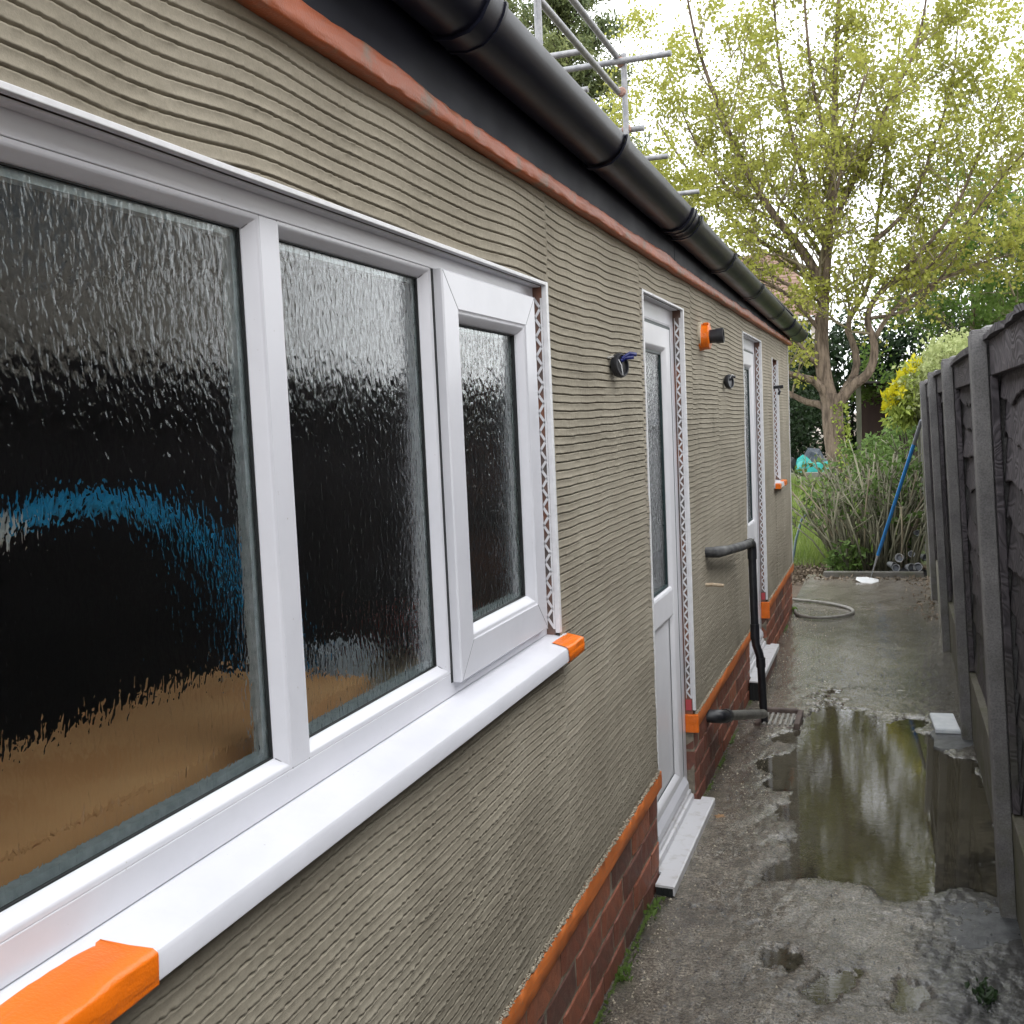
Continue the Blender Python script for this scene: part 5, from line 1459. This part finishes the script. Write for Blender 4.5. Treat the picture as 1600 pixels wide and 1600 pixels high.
# back bed: sleeper, sacks, shed
o = thing("sleeper", "grey timber sleeper edging the raised bed behind the lawn", "sleeper", (0, 0, 0))
for (a, bb) in ((-3.0, -0.95), (-0.94, 0.9)):
    MB().box(a, bb, 18.55, 18.68, 0.36, 0.635).build("beam", "sleeper_wood", o, bevel=0.01)
def sack(name, mat, pts, y, dep, label, cat):
    mb = MB(); k = len(pts); n = 6
    cx = sum(p[0] for p in pts)/k; cz = sum(p[1] for p in pts)/k
    rs = random.Random(len(label))
    for i in range(n+1):
        f = i/n; sc_ = 0.55+0.45*math.sin(math.pi*(0.12+0.76*f))
        for (x, z) in pts:
            mb.v.append((cx+(x-cx)*sc_+rs.gauss(0, .012), y+dep*f, max(pts[0][1], cz+(z-cz)*sc_+rs.gauss(0, .012))))
    for i in range(n):
        for j in range(k):
            a, b2 = i*k+j, i*k+(j+1) % k
            mb.f.append((a, b2, b2+k, a+k))
    mb.f.append(tuple(range(k-1, -1, -1))); mb.f.append(tuple(range(n*k, n*k+k)))
    ob = mb.build(name, mat, None, smooth=False, label=label, category=cat)
sack("tarpaulin", "teal_plastic", [(-0.80, .55), (-0.50, .545), (-0.17, .55), (-0.16, .68), (-0.19, .79), (-0.38, .77), (-0.57, .76), (-0.64, .84), (-0.70, .93), (-0.76, .85), (-0.81, .70)], 19.0, 0.5, "crumpled teal plastic tarpaulin on the raised bed left of the trunk", "tarpaulin")
sack("plastic_sack", "slate_plastic", [(-0.80, .55), (-0.45, .55), (-0.18, .55), (-0.24, .72), (-0.36, .80), (-0.46, 0.98), (-0.66, 1.00), (-0.74, .84)], 19.8, 0.5, "dark slate blue plastic sack behind the teal tarpaulin", "sack")
sack("plastic_sack", "black_plastic", [(-1.2, .55), (-1.0, .55), (-0.82, .55), (-0.8, .7), (-0.86, .84), (-1.0, .88), (-1.15, .8)], 19.3, 0.5, "black plastic sack at the house corner left of the teal tarpaulin", "sack")
sh = thing("garden_shed", "dark brown open fronted garden shed behind the trunk", "shed", (0, 0, 0))
MB().box(0.15, 2.4, 23.6, 23.66, 0.45, 2.15).build("back_wall", "shed_wood", sh)
MB().box(2.34, 2.4, 22.3, 23.6, 0.45, 2.1).build("side_wall", "shed_wood", sh)
MB().poly_x([(0.0, 2.20), (2.55, 2.06), (2.55, 2.10), (0.0, 2.24)], 22.2, 23.8).build("roof", "roof_felt", sh)
MB().box(0.13, 0.23, 22.35, 22.45, 0.45, 2.19).build("post", "shed_post", sh)
MB().tube([(0.25, 22.3, 0.6), (0.45, 22.3, 0.95), (0.75, 22.28, 1.25), (0.95, 22.3, 1.36)], 0.012, 5).build("branch", "bark_grey", None, label="thin bare branch crossing the dark shed opening", category="branch")

# scaffold on and beyond the roof
sc_ = thing("scaffold", "silver scaffold tubes standing above the gutter", "scaffold", (0, 0, 0))
def tubez(name, p, q, r=0.0285):
    MB().tube([p, q], r, 12).build(name, "steel", sc_, smooth='auto')
tubez("standard", (-1.52, 10.0, -0.03), (-1.52, 10.0, 5.06))
tubez("standard", (-1.56, 7.50, 2.72), (-1.56, 7.50, 6.4))
tubez("standard", (-2.9, 10.0, -0.03), (-2.9, 10.0, 5.06))
tubez("ledger", (-1.575, 4.6, 5.03), (-1.575, 10.0, 5.03))
tubez("ledger", (-1.575, 4.6, 4.71), (-1.575, 9.98, 4.71))
tubez("transom", (-3.1, 9.94, 4.985), (-1.06, 9.94, 4.975))
tubez("transom", (-3.1, 9.40, 4.94), (-1.75, 9.40, 4.935))
tubez("transom", (-3.1, 9.72, 4.70), (-1.80, 9.72, 4.70))
tubez("transom", (-3.1, 10.06, 4.385), (-1.36, 10.06, 4.378))
tubez("transom", (-3.1, 11.2, 4.375), (-1.36, 11.2, 4.37))
tubez("transom", (-3.1, 13.1, 4.375), (-1.36, 13.1, 4.37))
tubez("transom", (-3.1, 7.56, 5.75), (-1.2, 7.56, 5.75))
tubez("ledger", (-1.72, 10.0, 4.325), (-1.72, 14.0, 4.315))
tubez("standard", (-1.78, 13.06, 0.0), (-1.78, 13.06, 4.45))
for p in [(-1.545, 9.98, 4.98), (-1.545, 9.99, 4.71), (-1.52, 10.03, 4.38), (-1.565, 7.52, 5.75)]:
    MB().lathe((p[0], p[1]-0.035, p[2]), (0, 1, 0), [(0, 0.035), (0.015, 0.045), (0.055, 0.045), (0.07, 0.035)], 10).build("clamp", "clamp", sc_)
MB().box(-1.64, -1.48, 7.42, 7.58, 2.705, 2.722).build("base_plate", "steel", sc_)

nh = thing("neighbour_house", "neighbour's pale house beyond the fence, seen only as a grey reflection in the big window", "house", (0, 0, 0))
MB().box(4.7, 12.0, -6.0, 8.6, -0.05, 4.6).build("wall", "house_wall", nh)
MB().poly_x([(4.3, 4.55), (4.3, 4.62), (8.35, 7.4), (12.4, 4.62), (12.4, 4.55)], -6.2, 8.8).build("roof", "house_tile", nh)
for yy_ in (-2.0, 1.6, 5.0):
    wn = MB().box(4.62, 4.699, yy_, yy_+1.3, 2.9, 4.0).build("window", "white_paint", nh)
    MB().box(4.60, 4.619, yy_+0.07, yy_+0.62, 2.97, 3.93).build("pane", "house_glass", wn)
    MB().box(4.60, 4.619, yy_+0.68, yy_+1.23, 2.97, 3.93).build("pane", "house_glass", wn)

# house far behind
bh = thing("distant_house", "distant house with brown tiled roof seen through the branches", "house", (0, 0, 0))
MB().box(-9.0, -2.0, 41, 48, 0.3, 5.2).build("wall", "house_wall", bh)
roof = MB()
roof.v = [(-9.3, 40.6, 5.1), (-1.7, 40.6, 5.1), (-3.0, 44.5, 8.1), (-8.0, 44.5, 8.1), (-9.3, 48.4, 5.1), (-1.7, 48.4, 5.1)]
roof.f = [(0, 1, 2, 3), (1, 5, 2), (5, 4, 3, 2), (4, 0, 3), (0, 4, 5, 1)]
ro = roof.build("roof", "house_tile", bh)
k = 0
for i in range(20):
    f0, f1 = i/20, (i+1)/20
    y0_, z0_ = 40.55+3.9*f0, 5.14+3.0*f0
    xl, xr = -9.3+1.3*f0, -1.7-1.3*f0
    nt_ = 14
    for j in range(nt_):
        a, bb = xl+(xr-xl)*j/nt_, xl+(xr-xl)*(j+1)/nt_
        if bb < -6.4: continue
        mb = MB(); y1_, z1_ = y0_+3.9/20*1.1, z0_+3.0/20*1.1
        mb.v = [(a+.01, y0_, z0_+0.03), (bb-.01, y0_, z0_+0.03), (bb-.01, y1_, z1_), (a+.01, y1_, z1_), (a+.01, y0_, z0_-0.01), (bb-.01, y0_, z0_-0.01)]
        mb.f = [(0, 1, 2, 3), (4, 5, 1, 0)]
        mb.build("tile", "house_tile", ro)
MB().box(-3.0, -1.78, 40.2, 40.5, 5.02, 5.18).build("fascia", "white_paint", bh)
wn = MB().box(-3.4, -1.95, 40.90, 40.99, 3.6, 5.0).build("window", "white_paint", bh)
MB().box(-3.3, -2.72, 40.86, 40.895, 3.7, 4.9).build("pane", "house_glass", wn)
MB().box(-2.63, -2.05, 40.86, 40.895, 3.7, 4.9).build("pane", "house_glass", wn)
